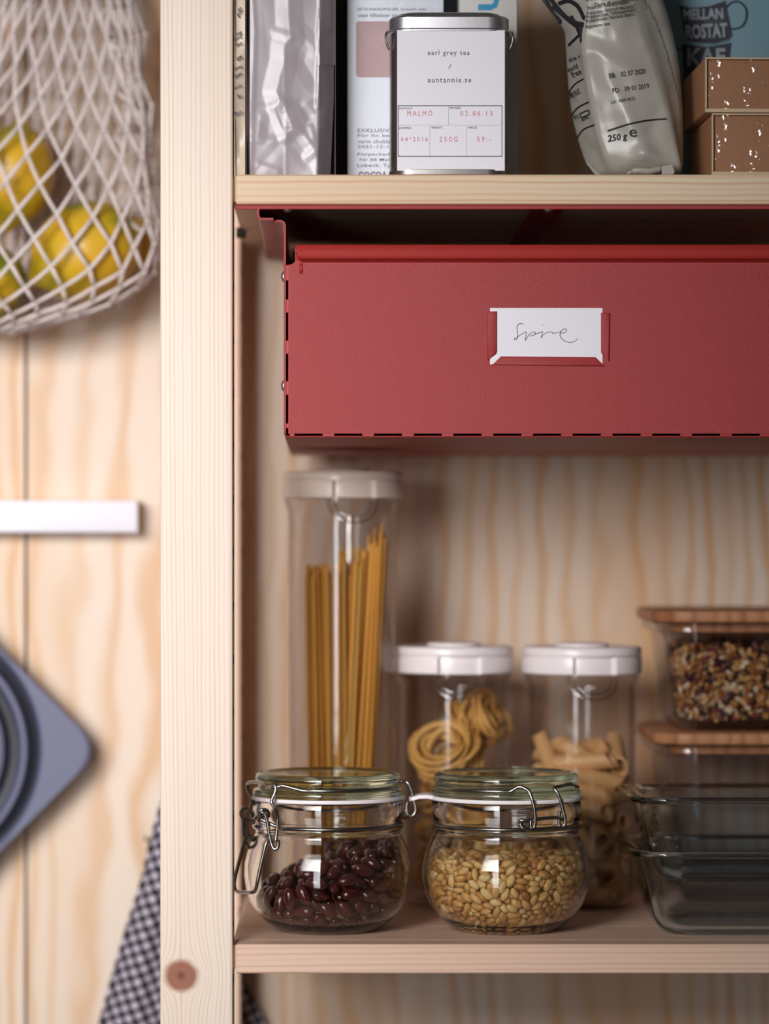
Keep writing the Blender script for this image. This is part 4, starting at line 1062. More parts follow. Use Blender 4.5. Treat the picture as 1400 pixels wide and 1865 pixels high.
399,-122,269,70,9,68,14,-421,27,161,49,-61,60,-3,-207,-412,250,7,32,0,93,-19,408,136,19,6,28,-93,-258,-360,190,45,63,-57,23,-119,111,403,17,97,-13,-2,-109,-261,412,95,-14,-9,22,15,-116,419,95,21,5,-18,391,-170,206,15,96,-11,14,-131,397,152,15,91,-10,-35,154,75,409,5,-54,80,22,333,-276,195,9,21,-96,-5,
-132,397,253,36,-55,-56,-48,202,-419,263,31,-87,-25,-26,-404,-122,314,16,-59,-56,54,-198,-211,415,94,22,-4,-21,-299,260,178,9,69,-43,-56,-351,-186,182,48,-69,45,-28,-426,-95,186,26,36,-32,82,-197,-400,204,1,22,78,57,73,409,180,36,3,-16,-91,-107,431,297,10,61,-77,9,29,-393,121,1,8,79,-59,-394,65,183,34,24,-87,23,
97,-383,147,50,-2,11,-85,-148,28,415,94,-30,-8,8,70,-245,417,14,-82,53,-9,244,354,292,83,-8,23,-48,240,383,263,66,54,-4,-50,-359,147,169,81,16,21,51,5,-421,234,79,47,-37,-2,228,-376,257,38,-20,-86,25,-64,417,154,18,-36,86,27,35,-419,352,6,80,57,-4,-357,-284,226,12,65,58,-45,130,116,407,44,77,38,21,
210,-116,413,7,-34,-92,10,414,-20,217,63,-22,38,-62,391,-127,202,89,5,-39,-18,204,-105,448,15,3,-18,-96,-36,-431,199,38,-24,-86,-21,-387,-110,132,61,-55,40,-39,128,413,172,77,-50,-35,-9,55,-114,452,12,-18,-57,78,-16,224,384,59,27,-46,-59,426,-28,168,23,-62,-65,34,-209,353,172,8,-74,65,4,-178,204,399,55,82,10,6,
131,-397,247,10,12,-87,44,-309,-329,213,63,70,-13,-27,-159,383,195,66,73,-9,-8,-54,441,242,77,25,-31,47,-147,-402,173,72,-57,22,-30,-350,197,354,89,19,-20,-35,-405,169,240,87,26,0,-40,385,-13,165,33,-42,-3,83,23,-418,151,3,-2,80,-59,-260,-386,256,65,65,14,-34,54,412,229,77,54,27,-14,-193,-76,413,77,-49,-29,25,
402,39,159,7,12,-18,-96,230,-39,408,21,65,-69,-21,-434,75,248,12,2,-95,-24,36,-368,373,12,84,51,5,-187,288,374,12,-76,-62,9,310,292,164,88,-21,-39,-4,341,-251,155,66,-53,-23,45,45,-408,207,3,69,-23,67,118,386,349,8,13,-94,-26,-293,343,221,0,44,-56,69,187,375,190,32,-63,65,-23,141,-223,416,15,64,74,-1,
-127,158,417,81,17,-30,-45,-113,438,233,3,24,-83,48,-379,-66,164,27,-58,-71,23,-455,-38,234,65,-48,55,-15,-4,-432,288,21,-48,-72,-43,194,410,286,46,-67,19,-53,-278,-159,375,16,-83,-52,4,-180,-1,436,4,-91,-32,-23,320,-241,185,34,90,15,17,444,-47,202,55,-52,-46,45,-109,209,418,12,-87,44,-13,221,48,414,7,8,98,7,
-112,-52,422,26,-66,-59,35,160,-76,446,28,-94,-6,-9,-130,-426,209,16,96,4,-16,263,340,213,33,50,-51,-60,-289,255,357,50,-22,19,80,322,257,172,6,4,-63,-76,246,-276,398,16,45,74,45,-143,-447,283,19,-29,-70,-61,-14,457,228,68,-67,-23,-10,68,418,268,45,84,-20,-16,192,-310,375,46,-15,-11,86,-89,-460,294,38,58,-48,52,
-184,394,232,31,2,64,69,-344,289,207,0,-54,70,44,343,218,168,45,-53,4,-70,-207,-361,228,26,-7,-14,94,127,-389,170,7,53,-79,-27,287,-363,256,47,40,-72,28,52,207,400,19,85,47,5,-211,372,268,4,4,-50,85,-318,-266,215,17,44,86,15,61,362,375,1,-96,-22,-8,14,-444,194,67,67,29,-9,-59,-60,416,88,14,-5,-43,
-163,-91,440,81,-40,-14,37,138,286,379,87,1,-11,47,219,339,343,21,72,-61,19,-256,379,232,60,-76,-3,23,392,-167,248,28,-23,91,13,40,-452,222,66,-64,8,36,391,177,168,3,53,83,-13,-365,-255,299,18,4,79,-57,19,-30,423,36,5,-13,91,-227,380,321,79,-27,45,-27,113,411,206,84,0,-18,49,155,193,407,16,-1,17,-96,
435,53,246,34,-1,-79,49,-46,391,353,41,-52,13,-72,128,-277,404,10,31,92,19,-88,431,183,7,-42,63,63,-317,275,236,90,-30,4,28,0,-403,346,1,75,-52,-39,263,164,376,17,72,-65,-10,427,-34,250,24,84,46,7,-50,193,414,6,-85,-50,6,-401,220,230,23,59,-44,-62,196,-290,411,22,-16,-95,1,-464,-24,307,9,-56,-74,-32,
-352,-246,177,50,-68,52,-3,-72,254,408,1,-9,-98,8,-295,44,386,25,-12,48,82,-116,-439,312,12,49,-69,50,321,346,342,52,-20,-82,0,297,-85,400,47,-63,43,-43,192,-41,418,1,-72,65,-19,-437,61,284,16,-13,66,-71,-137,291,409,62,-25,-34,64,-147,-399,254,86,29,-12,-39,-416,147,197,81,-8,2,56,-312,-303,333,5,45,56,67,
333,-307,223,38,3,-4,-91,330,-253,227,34,-22,26,-86,73,65,424,37,-73,-48,28,-434,-20,178,41,28,-70,49,165,-415,208,22,-20,86,39,-430,85,344,17,59,-10,-77,-246,347,203,64,44,53,31,-446,38,204,55,-31,-66,37,207,423,322,20,-10,-21,94,-63,-172,444,95,-23,0,-14,351,239,203,12,-90,11,39,371,146,124,2,-76,-56,-32,
5,416,182,24,34,89,-11,-206,358,217,80,46,30,-20,-19,419,211,88,-36,-15,-22,376,194,198,53,-1,2,-83,112,-389,347,24,88,22,30,299,357,271,19,49,59,-60,403,132,200,93,-3,-14,30,-75,57,443,41,81,30,25,162,-158,446,32,23,80,42,86,452,244,62,14,-61,45,-385,-207,246,11,-39,53,73,-102,251,439,11,30,90,27,
320,-4,384,26,-5,-94,14,-441,95,219,70,36,31,-52,-373,257,222,65,-36,-62,22,-176,-430,265,37,84,1,-37,147,-439,246,78,-28,-48,-25,164,346,394,0,30,30,89,-75,432,335,72,18,-34,56,248,-369,290,24,62,66,30,325,319,222,83,12,-51,13,80,-407,178,19,79,55,16,-417,127,239,87,14,-31,-33,-338,-287,293,94,4,18,25,
53,334,404,63,75,-1,-14,-287,-353,245,42,87,4,-21,-167,396,292,74,-29,-45,-38,360,-219,251,6,-45,34,-81,-410,-185,312,89,3,24,36,-403,-179,260,33,-24,84,-34,-44,350,403,47,-7,-6,-87,-306,-344,294,3,18,96,15,-24,-437,247,46,-23,-55,64,-242,219,401,9,8,-11,-98,-270,-304,203,4,-73,-42,52,-296,314,334,23,-12,-38,-88,
-78,-121,444,37,8,-59,-70,314,-64,436,17,24,-84,-44,-467,82,338,21,-73,-30,56,159,-327,374,69,45,-28,-48,-291,359,271,5,91,36,11,72,-426,250,50,-13,-53,-66,300,-359,305,44,37,-75,29,447,15,210,45,-26,68,50,219,168,407,0,-6,-36,92,-218,412,257,60,75,21,13,-349,-263,258,31,38,-86,-1,233,-412,334,25,-46,58,61,
88,-233,462,27,86,26,32,59,-460,322,96,-20,14,-8,-435,-1,238,12,-35,-16,90,-69,459,309,45,42,-25,73,302,288,332,72,-22,38,51,-380,-14,365,63,-27,-9,71,-445,39,315,96,2,12,-19,39,442,198,3,-4,-91,39,420,-205,287,12,-80,-49,29,-397,219,274,31,14,-33,-87,-418,-153,203,62,9,60,48,278,287,186,36,40,12,-82,
152,416,281,65,14,15,72,-105,-306,414,85,-45,-15,-17,-383,277,339,20,-63,-14,-72,27,-468,287,70,51,42,-25,-134,-389,367,3,-9,94,28,-95,311,406,7,-81,-45,35,376,254,233,44,71,-50,15,439,19,265,22,-13,70,65,-178,147,408,63,7,13,-75,-389,159,274,83,9,5,54,-352,6,389,32,-57,-67,32,-367,-235,228,83,-25,4,48,
269,25,393,86,-7,33,35,331,289,257,43,-84,17,25,-466,20,263,64,41,61,14,423,-145,365,97,-15,-4,9,89,-425,299,12,51,67,-51,407,77,223,74,-16,26,-58,453,-73,238,53,-38,37,-65,122,-8,424,42,35,-36,-74,6,-306,447,2,41,18,88,398,148,301,59,25,-73,22,-325,304,257,53,-83,-6,-8,259,-110,409,23,-31,-91,0,
285,-324,363,23,-11,-44,-85,344,314,292,86,30,-37,-10,-14,422,254,7,22,-88,40,302,-305,388,11,88,33,-29,224,94,412,7,97,14,-8,-421,-32,301,21,-72,62,-19,109,-113,433,54,27,-17,76,-89,-402,219,62,-71,22,20,158,399,215,37,11,13,-90,33,20,432,55,-5,-36,74,110,254,402,7,-93,31,-13,-133,-13,442,23,82,44,26,
-407,-224,276,80,37,6,-44,-226,-140,422,64,-29,47,-51,-349,86,373,17,-65,71,-16,-8,-72,446,3,1,98,-17,-240,-341,259,22,-28,-55,74,384,-234,209,10,-50,73,-42,-109,-260,449,16,-26,-81,47,153,164,431,16,-97,9,4,-456,-78,251,28,-52,-79,-7,61,40,389,96,16,2,-17,-227,409,296,23,-4,16,-95,383,265,275,2,-49,-81,29,
-160,125,433,7,-77,-62,0,313,-322,301,1,-27,-38,-87,-83,49,482,15,-30,88,30,248,-376,329,18,-23,-94,-9,9,442,281,46,-30,-5,82,337,-316,256,10,-42,89,-1,-327,81,402,77,11,11,60,-309,351,303,17,88,34,26,410,-176,314,30,87,-36,2,30,164,443,45,51,-68,-24,-270,333,291,25,-83,-46,12,452,-87,300,64,41,-15,-62,
-145,-401,296,87,41,-22,9,-448,100,280,16,-39,59,-67,405,201,237,37,-7,27,88,131,445,254,89,18,32,-24,-360,213,253,14,-86,-46,-5,62,134,429,45,-19,-10,-86,458,120,333,58,52,-19,-58,272,326,316,86,-19,44,11,275,-189,406,80,-22,-5,-53,-91,432,264,79,-7,7,59,0,215,448,49,-18,82,-18,-161,383,356,38,-35,-58,61,
465,-43,272,58,-39,-33,61,4,286,410,5,-90,-40,4,-414,22,348,24,67,-47,-51,421,-96,221,49,3,-20,84,416,-203,242,78,-33,-27,43,178,-387,178,37,-1,38,-84,419,-101,311,46,39,25,75,-59,139,448,34,-33,-40,77,-297,-354,329,12,0,18,97,-310,-31,409,9,98,11,-3,147,-448,306,83,-52,-15,9,-68,-423,304,61,-53,56,11,
-417,-88,263,56,-69,42,13,99,-447,267,9,-46,44,-75,274,-44,424,77,25,23,53,278,-323,270,5,-54,-14,-82,-254,-383,307,37,-49,-2,-77,134,-439,344,16,3,-21,95,376,-260,265,89,-4,-43,4,-156,229,431,64,1,-9,-75,-245,-339,332,74,56,-24,-25,420,-83,276,55,57,-15,-57,441,107,227,8,-78,61,3,56,-61,449,23,83,-47,-13,
-118,-425,352,60,-77,10,7,206,131,414,5,-4,99,-2,255,-369,369,40,-11,-54,-72,-263,96,405,6,16,-97,4,-114,74,423,3,21,-80,-54,-337,332,327,36,-21,75,-49,5,111,449,44,5,17,87,-333,251,369,7,64,-75,4,433,73,321,16,80,39,-40,-423,-47,256,44,-8,-73,50,-134,453,319,58,77,0,20,-92,-179,474,91,4,-1,-38,
359,-190,380,57,65,-29,-39,-232,-259,407,72,19,5,-65,195,69,445,3,-94,31,-3,-433,159,274,76,-39,-49,12,-430,-124,276,27,-11,13,94,177,378,335,62,26,61,40,-179,-9,471,96,8,6,-23,-10,426,393,2,-45,86,17,-22,-341,455,77,20,-44,-39,-195,403,331,75,-4,12,-64,320,202,380,33,92,4,15,-123,-295,451,88,-20,-21,-35,
191,19,421,13,5,68,71,-414,-85,332,94,-11,-15,-24,-176,-423,340,42,78,-28,-34,-83,-417,257,17,-28,-93,9,-364,-283,353,10,-53,1,-83,-173,-383,328,2,-14,-60,78,4,414,352,34,34,66,-56,-414,-128,235,74,-51,-23,-35,315,-277,270,29,-31,22,-87,-269,365,344,56,-43,-26,64,-1,-213,454,13,3,94,27,62,446,298,14,11,-24,94,
-200,258,404,98,-6,1,-9,-200,425,371,25,-11,94,-13,444,-144,266,10,-71,11,-67,-368,285,278,21,-86,-43,-10,-213,419,406,46,81,1,34,329,224,350,3,-34,-90,-25,-443,154,314,56,30,-14,-75,116,-135,470,65,43,-25,-55,386,-199,276,44,-42,-68,38,-220,-420,332,81,-44,37,-1,-373,155,364,11,-75,43,-48,317,29,409,84,-45,13,-25,
-329,-148,375,37,43,63,51,-266,-24,436,97,1,3,-21,-31,-463,280,50,-3,85,11,-86,-54,449,8,-45,-88,9,85,-15,443,46,15,53,68,-38,-420,336,46,-16,-52,68,-153,439,357,31,-46,73,36,-67,389,404,31,-80,-47,15,165,-414,361,79,-17,-13,-55,378,237,316,19,97,7,-8,457,-110,345,36,-55,64,36,329,-109,428,12,51,-84,-2,
-156,387,401,26,-44,-84,-7,-73,410,375,2,-85,-51,-2,470,39,315,65,30,-45,-51,4,-471,362,26,46,43,-72,412,112,324,93,12,31,4,379,226,358,73,42,6,-52,-294,240,404,35,89,26,-1,148,-404,282,84,-29,-18,40,-148,443,272,20,8,-82,-51,202,-236,418,22,-64,-52,50,343,-233,398,56,78,3,-25,427,-12,293,83,18,-51,3,
-155,52,449,60,76,-12,-15,-60,19,451,95,-9,22,17,161,-385,389,13,95,-22,-14,153,-120,470,30,-30,-27,85,-266,-311,364,9,-94,-27,-12,-350,309,368,70,-30,-62,14,63,280,416,18,-52,82,-9,357,-299,336,4,-95,-26,-8,-25,-400,383,18,12,96,6,-459,100,371,18,66,-63,34,-364,-63,405,79,27,-16,-51,391,207,271,40,-91,-4,1,
-436,182,365,62,-55,-52,12,88,197,419,9,-95,-23,16,-310,177,393,16,-83,51,-10,335,-293,301,4,24,40,87,-169,-225,446,91,-5,-1,39,-31,-451,378,32,26,-87,-22,279,72,387,18,-18,-56,-78,434,162,272,48,29,-1,81,400,199,309,52,-78,-31,-2,-47,-468,325,79,-15,-53,-21,280,339,382,42,57,40,-56,201,-404,350,19,78,38,43,
238,-246,435,73,-17,13,-64,21,-272,448,56,-81,-2,-11,-387,37,382,17,64,-74,3,359,-265,303,7,-28,-61,73,440,51,285,6,-26,-11,-95,-448,24,349,29,60,-55,-49,236,-40,443,5,51,-83,17,-43,-138,460,2,83,46,-27,263,203,403,1,99,3,-1,-36,448,345,53,55,-62,-10,-213,37,449,16,95,-16,14,452,97,265,74,34,8,-55,
-11,471,305,53,-81,-15,-17,-391,98,389,44,-47,-15,74,32,-342,402,3,-54,82,-13,-300,-361,364,32,0,24,91,135,129,443,96,13,-2,-22,135,-410,317,20,-7,54,80,73,-466,356,95,-27,5,8,-410,229,306,58,62,36,36,-288,-148,409,97,18,-4,-3,311,-354,350,85,0,47,19,-136,421,446,31,-79,-51,-1,274,-374,407,24,38,-74,-48,
-112,-210,461,51,10,38,75,-38,179,444,77,12,16,-59,-437,-161,264,22,-71,9,-65,109,414,305,53,-30,-61,-50,-66,-319,480,24,-17,-29,-90,325,52,438,54,3,16,81,18,229,413,36,-52,66,-39,333,90,397,28,-23,14,-91,-77,348,432,87,-37,-11,26,-471,-48,336,24,68,-44,-52,-65,-349,447,9,31,31,88,-347,277,398,11,-24,-50,81,
48,424,325,78,53,8,-31,332,-87,384,49,8,52,68,336,-329,377,8,-90,-33,23,78,-374,366,13,-63,76,0,375,-233,309,45,8,67,56,193,231,423,71,63,15,-24,15,-241,429,25,-95,-4,-13,-15,-459,462,7,12,43,-88,56,467,333,96,-12,21,0,-436,-149,317,86,18,-44,-13,345,270,299,15,-9,84,49,122,-204,441,75,-37,-26,46,
-27,312,416,79,48,15,32,-398,201,410,23,-77,57,3,-228,-191,446,23,-53,78,-18,359,-198,338,94,0,31,1,409,-234,355,41,45,-60,49,342,279,338,40,-46,-43,65,282,370,304,3,81,-29,48,-446,-153,359,75,-32,-2,-56,368,157,348,55,24,-64,-46,-409,206,341,7,-70,69,5,-353,179,391,78,-25,10,-55,433,157,312,8,40,58,69,
-394,221,374,21,-58,-74,23,175,-204,434,41,-65,10,-61,386,60,368,13,49,-75,40,-274,-112,444,60,16,10,76,76,-294,440,15,-89,-36,-18,-183,368,384,79,-35,27,-41,-44,-29,436,17,-18,-95,17,-114,171,449,46,12,40,77,467,-44,377,71,0,-37,59,434,37,381,2,-23,96,5,253,-145,434,27,-10,-93,-18,459,52,349,2,56,-82,1,
-154,-446,379,83,51,-16,-8,247,383,368,66,-10,31,67,253,-336,417,35,-39,13,83,327,244,396,26,0,34,-89,464,0,366,79,12,-34,48,-65,-235,456,2,65,-69,28,-450,-101,306,51,-6,64,56,318,320,376,2,-91,-17,-35,128,-339,425,52,-79,30,6,-390,51,432,9,92,-24,-26,-149,220,470,79,43,-28,-31,347,201,426,6,-2,96,24,
397,88,393,20,-2,-12,-96,160,322,431,9,-92,-33,15,-417,146,360,72,-42,-49,21,130,399,245,80,48,-21,-25,-114,352,394,13,57,-30,74,63,-184,445,2,-48,-85,-17,45,462,254,42,42,-42,67,198,291,409,2,-67,-72,7,37,446,373,74,-39,39,-36,209,-422,394,82,51,20,12,-15,167,469,12,29,-94,-7,-84,-456,357,10,5,-66,-73,
-181,-47,451,66,71,-19,4,-353,-187,360,93,9,14,-31,-122,99,449,12,-23,78,-55,255,374,332,63,-39,11,65,134,-285,439,81,20,-2,-53,308,-169,418,69,23,52,42,-453,41,391,77,-45,-18,38,117,322,409,14,-54,-79,23,-212,96,425,15,-45,84,-20,-239,176,413,19,-96,9,-9,195,-415,449,78,-44,-41,-7,114,205,447,50,-30,9,-80,
421,-143,329,9,-97,16,1,56,-16,470,53,17,46,67,444,145,378,64,8,10,75,389,267,341,24,84,-46,-5,-302,360,370,8,-36,90,-16,111,-66,473,14,98,6,-1,-134,-121,448,28,0,-12,-94,-76,-443,393,33,3,-43,-83,208,392,370,35,53,-47,-59,115,-455,381,9,-5,-27,-95,-403,191,454,66,63,-37,14,-288,55,424,7,98,9,-3,
415,-191,354,25,-1,18,-94,-440,160,394,74,35,-8,55,-361,117,416,30,61,64,34,-112,398,337,42,89,-12,2,-273,-273,363,43,-71,-49,-24,-437,-110,368,27,17,-50,79,288,158,407,14,34,-90,-20,319,-25,417,22,-67,68,16,272,255,403,88,-27,23,29,-286,297,368,27,15,-94,4,144,-424,399,55,6,64,50,-412,-43,339,21,-93,19,-21,
470,-34,318,60,40,-63,-24,361,-247,347,52,-79,8,-29,-339,-72,435,48,5,4,86,-422,29,416,27,-49,43,-70,114,451,333,70,-3,-67,-18,387,266,409,51,64,3,-56,182,405,401,26,-69,-55,36,-168,372,468,28,30,-58,69,-154,-319,373,19,-97,-3,-4,-314,-316,383,73,-37,-5,55,50,411,399,22,-9,-90,35,-114,-415,392,83,52,15,1,
462,78,402,51,-45,-33,-64,-255,366,390,75,18,15,-61,421,-25,372,24,85,-24,-38,54,-437,387,59,-6,5,-79,246,387,409,57,-61,22,-49,425,-138,402,8,-12,73,-65,-233,5,437,40,-12,37,82,-450,-2,383,22,28,-70,-60,-318,140,423,16,92,-22,-22,-416,-226,359,74,43,-34,-38,-68,-460,427,12,-6,-97,13,-380,252,409,44,-26,-77,-35,
376,174,395,8,3,-37,92,436,-170,415,22,-70,29,60,154,407,377,27,-30,-83,34,-349,-320,347,30,-60,-40,-61,-11,-433,429,78,-48,-34,-17,-210,-419,395,67,26,58,-36,-359,-131,401,24,-27,92,6,146,423,320,47,-55,-60,32,88,-315,406,8,89,34,27,-11,-25,460,79,-51,17,-27,-328,236,440,13,75,-63,-1,-321,324,416,74,-39,48,20,
182,28,457,8,3,99,0,343,-172,422,45,60,50,40,12,50,474,76,39,-36,-36,-417,-185,403,29,-47,-14,-81,-311,14,413,13,8,10,97,-380,-204,395,58,-26,42,-63,293,227,429,15,82,53,-7,41,309,439,0,45,-88,-8,237,204,441,27,-28,-84,34,71,233,431,22,-4,11,-96,-232,-65,418,77,-51,-9,36,-140,429,401,27,-71,-54,-33,
328,135,404,96,2,20,15,278,74,429,9,66,-72,11,-110,434,364,0,-62,75,-16,-466,-73,364,41,-54,-72,-3,102,295,470,74,42,-29,-41,173,438,357,18,2,-27,94,-100,212,455,27,-90,30,-11,97,460,393,6,-6,-83,53,396,136,367,61,59,42,27,26,381,433,7,37,89,-22,-317,87,438,80,-48,-12,30,-422,-27,378,59,73,-7,31,
79,-195,477,83,-36,-21,35,3,13,457,56,69,-39,-22,-372,-5,423,11,-5,15,97,96,101,452,55,20,3,80,376,-188,418,45,49,-43,-59,431,-86,384,78,-23,-27,50,-324,-31,449,14,90,-30,-25,-101,415,400,77,-11,-7,61,284,377,376,70,-14,65,22,403,-192,388,44,-2,2,88,-363,223,425,8,46,-45,74,-242,-390,377,50,-49,-16,-68,
121,273,435,92,-19,10,-31,-251,119,470,7,58,76,-24,113,355,440,12,93,30,-6,429,100,358,15,75,-63,1,341,263,436,42,66,48,35,-295,21,448,84,-50,-3,17,-342,-286,392,39,-24,-18,-86,344,-266,372,26,-16,-56,76,383,-37,390,86,35,-9,-33,225,-191,463,17,51,-77,-32,-417,103,439,83,-51,18,1,187,-346,404,10,-53,-83,-8,
100,-406,390,16,-54,67,-46,111,400,391,24,-52,-62,51,-13,472,375,34,54,-43,63,-418,-100,401,43,79,-36,-22,404,-221,424,48,41,-50,-57,-225,390,444,46,11,83,27,410,88,461,87,3,29,-36,9,290,467,27,67,-64,-24,272,-109,449,43,-13,-85,24,-271,287,402,6,-11,-7,-98,210,322,441,1,-48,-79,-35,-156,298,444,2,61,-77,13,
84,458,436,84,-50,17,5,-451,53,437,15,49,82,-22,-188,290,424,44,6,-88,-4,264,15,443,67,70,-17,-11,-195,226,435,33,72,52,30,464,-40,422,31,-63,69,-7,6,-465,424,2,-37,29,87,415,214,411,47,27,7,82,-426,113,402,50,-15,6,-84,-195,100,463,14,24,94,13,-80,-402,448,72,-46,-47,20,-61,466,395,46,71,36,-37,
-52,-46,474,91,-29,7,-26,-403,-232,428,53,-54,64,-1,360,303,365,23,84,-47,8,334,284,389,74,32,-25,51,369,-54,447,22,-68,68,10,-365,-267,419,23,71,57,-32,203,148,449,25,-22,15,-92,296,295,404,84,-22,-34,-33,38,-84,479,19,1,20,95,272,-41,464,20,66,64,32,28,377,399,9,-97,13,-14,-342,-196,396,32,-56,74,-12,
-242,82,451,93,-10,-21,-23,-314,-233,386,53,53,64,8,139,73,446,65,2,-37,65,358,-62,378,66,62,-31,-24,283,-237,439,21,-30,-89,-22,-268,-10,470,44,1,-21,-86,69,175,457,61,9,-13,-76,23,-390,433,13,92,19,27,-369,-167,441,12,-39,-88,-21,397,-227,465,28,43,-77,-35,-349,52,476,86,2,9,49,-167,-180,474,12,56,-79,-18,
-129,65,479,94,13,19,22,-21,243,439,20,15,-66,-70,436,-54,439,6,83,5,53,180,-84,482,20,-79,56,-6,380,165,429,88,38,2,24,202,-9,464,47,33,-59,55,241,307,392,62,-17,-21,-72,4,-119,460,38,-19,-68,58,381,-20,425,1,-97,17,10,216,-346,437,69,0,54,47,-34,398,432,27,-34,-84,28,-36,278,440,93,21,2,25,
-362,287,438,55,-22,-21,-77,324,337,424,46,10,75,44,-275,-308,398,21,75,54,28,-412,-72,370,20,-91,12,-32,95,391,430,49,-27,78,-23,423,150,411,15,50,-55,-64,-359,185,429,31,4,-59,-73,411,54,411,87,-5,-16,45,446,6,407,6,83,53,10,-404,-33,435,52,-78,2,-31,-241,-341,374,37,4,-56,-73,-276,-234,417,28,47,-39,-73,
-196,158,444,33,-6,43,-83,78,-425,432,87,10,-37,-29,-359,-248,452,1,-5,97,17,-174,340,415,7,-32,93,3,-4,-145,488,9,-11,-95,24,-393,-249,328,42,-52,-45,58,91,87,486,70,-30,-38,50,10,-177,466,1,-21,-85,46,-400,-69,419,37,-19,20,88,-184,400,448,80,19,-45,32,-228,-237,466,8,29,-93,-14,-344,-133,441,33,-80,49,-3,
-415,-160,432,75,-48,34,27,363,37,419,12,44,83,-29,44,451,416,17,-30,-75,54,-279,-189,407,3,-20,75,61,424,204,359,16,79,-46,-33,-199,-72,479,72,65,3,-20,-46,9,488,12,11,-76,-61,-427,-141,389,11,92,4,-34,180,198,441,1,98,-14,-10,-111,-82,471,6,-7,-49,85,-30,69,480,41,30,-9,-84,378,221,401,36,-34,-86,3,
-231,-84,456,97,-7,20,1,-245,-328,418,36,70,50,34,-206,359,426,79,-32,-41,-29,-178,-122,473,6,-43,84,30,-365,17,450,6,93,30,-13,429,-3,440,17,-38,-16,88,-1,125,482,0,-5,98,11,-283,341,402,4,-51,-77,-35,-448,-112,431,66,-52,-3,-52,-108,-369,400,46,-27,7,83,370,-283,409,41,76,48,7,366,-231,443,61,21,3,75,
-265,265,432,13,-97,-12,3,56,76,461,5,-66,73,10,79,440,360,20,73,-63,-14,-318,-307,418,44,76,46,2,198,390,472,8,-82,54,-4,286,133,444,5,-59,-78,15,-105,-366,439,70,-36,5,60,-105,377,439,24,17,87,-38,-344,-191,463,20,38,-82,-36,-168,133,482,30,-82,-19,-43,-291,167,455,20,-93,-11,25,-420,144,429,9,14,-91,35,
110,42,458,78,14,-19,56,118,-404,424,8,67,-73,2,402,-85,412,30,-87,33,-14,282,-298,429,60,-22,2,76,16,460,451,36,4,86,34,-285,219,460,2,-91,-37,13,245,-316,447,14,-32,-24,89,-466,-2,431,5,-71,65,-22,-392,146,460,48,-80,34,3,-293,198,427,18,91,34,8,453,-95,429,43,65,17,-59,-256,-369,446,93,-23,16,-19,
145,343,461,20,-91,-33,8,357,115,420,18,-22,11,-94,-179,-340,432,71,13,-10,66,146,-25,454,15,-41,89,6,67,30,480,4,42,68,58,379,-116,407,73,43,37,-35,-78,112,474,75,-7,12,-63,213,362,399,41,55,36,62,-175,-351,390,49,-83,14,-17,-215,-357,415,56,-49,-54,36,-324,308,467,71,43,13,52,450,114,427,35,-63,-29,61,
320,-149,463,26,-26,86,-33,-260,136,426,26,32,86,28,-137,-331,428,13,-41,7,89,78,-369,403,93,25,1,22,-186,-304,404,74,-61,-26,-2,389,224,451,57,70,-33,-23,413,166,463,27,1,-62,73,272,-191,450,37,2,76,51,-362,-218,427,78,-49,32,-18,-97,276,470,67,-72,1,10,-70,-115,482,62,75,18,6,-311,124,461,77,-56,11,25,
-31,255,475,14,76,-61,-4,-314,-89,468,39,-32,48,-71,-399,-115,437,48,-77,40,-3,154,-243,456,29,26,10,91,-197,-382,379,13,-38,-49,76,406,107,431,6,-87,-46,-9,-155,-442,418,11,-16,-51,82,325,-214,453,13,63,-72,-22,1,-359,430,11,36,-60,-69,-5,-38,498,53,-38,40,-63,284,311,455,20,-9,-90,35,-314,-217,431,72,-22,21,-61,
-173,-255,410,56,-77,-21,-17,316,-282,469,28,21,-34,-86,-365,89,453,12,90,38,-9,-201,-278,437,1,5,92,-37,-271,39,478,8,16,-91,34,-231,-132,465,30,-30,79,-43,-226,-315,454,35,-5,-9,92,312,249,461,12,-77,-60,7,328,-16,463,57,-5,-2,80,-119,-15,480,52,-10,-20,81,-231,233,442,51,-66,-51,17,-328,-289,446,1,73,-54,38,
375,117,452,51,-23,36,-73,385,-158,459,24,-6,24,93,450,29,454,58,53,-60,4,226,109,445,11,-5,-69,-70,320,-315,419,65,-19,3,-73,-455,-56,421,13,60,-66,41,-193,-394,446,77,-23,22,-53,231,351,431,6,51,69,49,230,88,479,45,14,-10,-87,147,256,467,49,-40,51,-57,-118,131,491,15,-80,-56,4,112,-14,476,50,71,47,-3,
171,-335,447,88,-16,11,40,389,51,452,88,30,14,-30,-7,353,449,10,-95,23,7,130,393,464,89,26,12,32,-91,429,435,41,-73,47,-25,4,424,446,11,5,-81,55,-233,319,415,11,-52,-81,20,-61,312,444,45,8,22,-85,-35,451,433,64,17,62,-39,-235,-40,469,22,8,38,-88,-296,67,462,40,-3,27,-86,33,180,486,26,50,61,54,
402,-19,458,56,-20,-29,74,-280,-376,410,39,1,59,69,-223,319,451,7,13,-82,54,-24,-239,478,1,-97,14,15,158,74,482,28,12,-21,92,182,397,440,60,20,16,75,-290,-332,430,27,-24,81,-45,121,440,460,13,9,-91,35,-224,314,375,50,15,20,-82,-284,341,459,41,-46,-20,75,-254,366,440,35,18,86,29,94,-371,442,20,-18,95,-9,
258,289,432,42,31,-78,-33,279,361,447,40,-22,-63,61,-345,178,467,48,-43,55,-51,229,-380,422,65,-21,28,66,333,-95,460,9,3,2,-99,-147,-377,430,29,56,-8,-76,-290,302,437,63,63,38,18,58,-335,447,76,13,-35,51,340,-281,439,62,-10,20,74,320,156,442,41,22,59,64,24,-431,411,52,69,-11,46,266,81,460,2,-21,28,93,
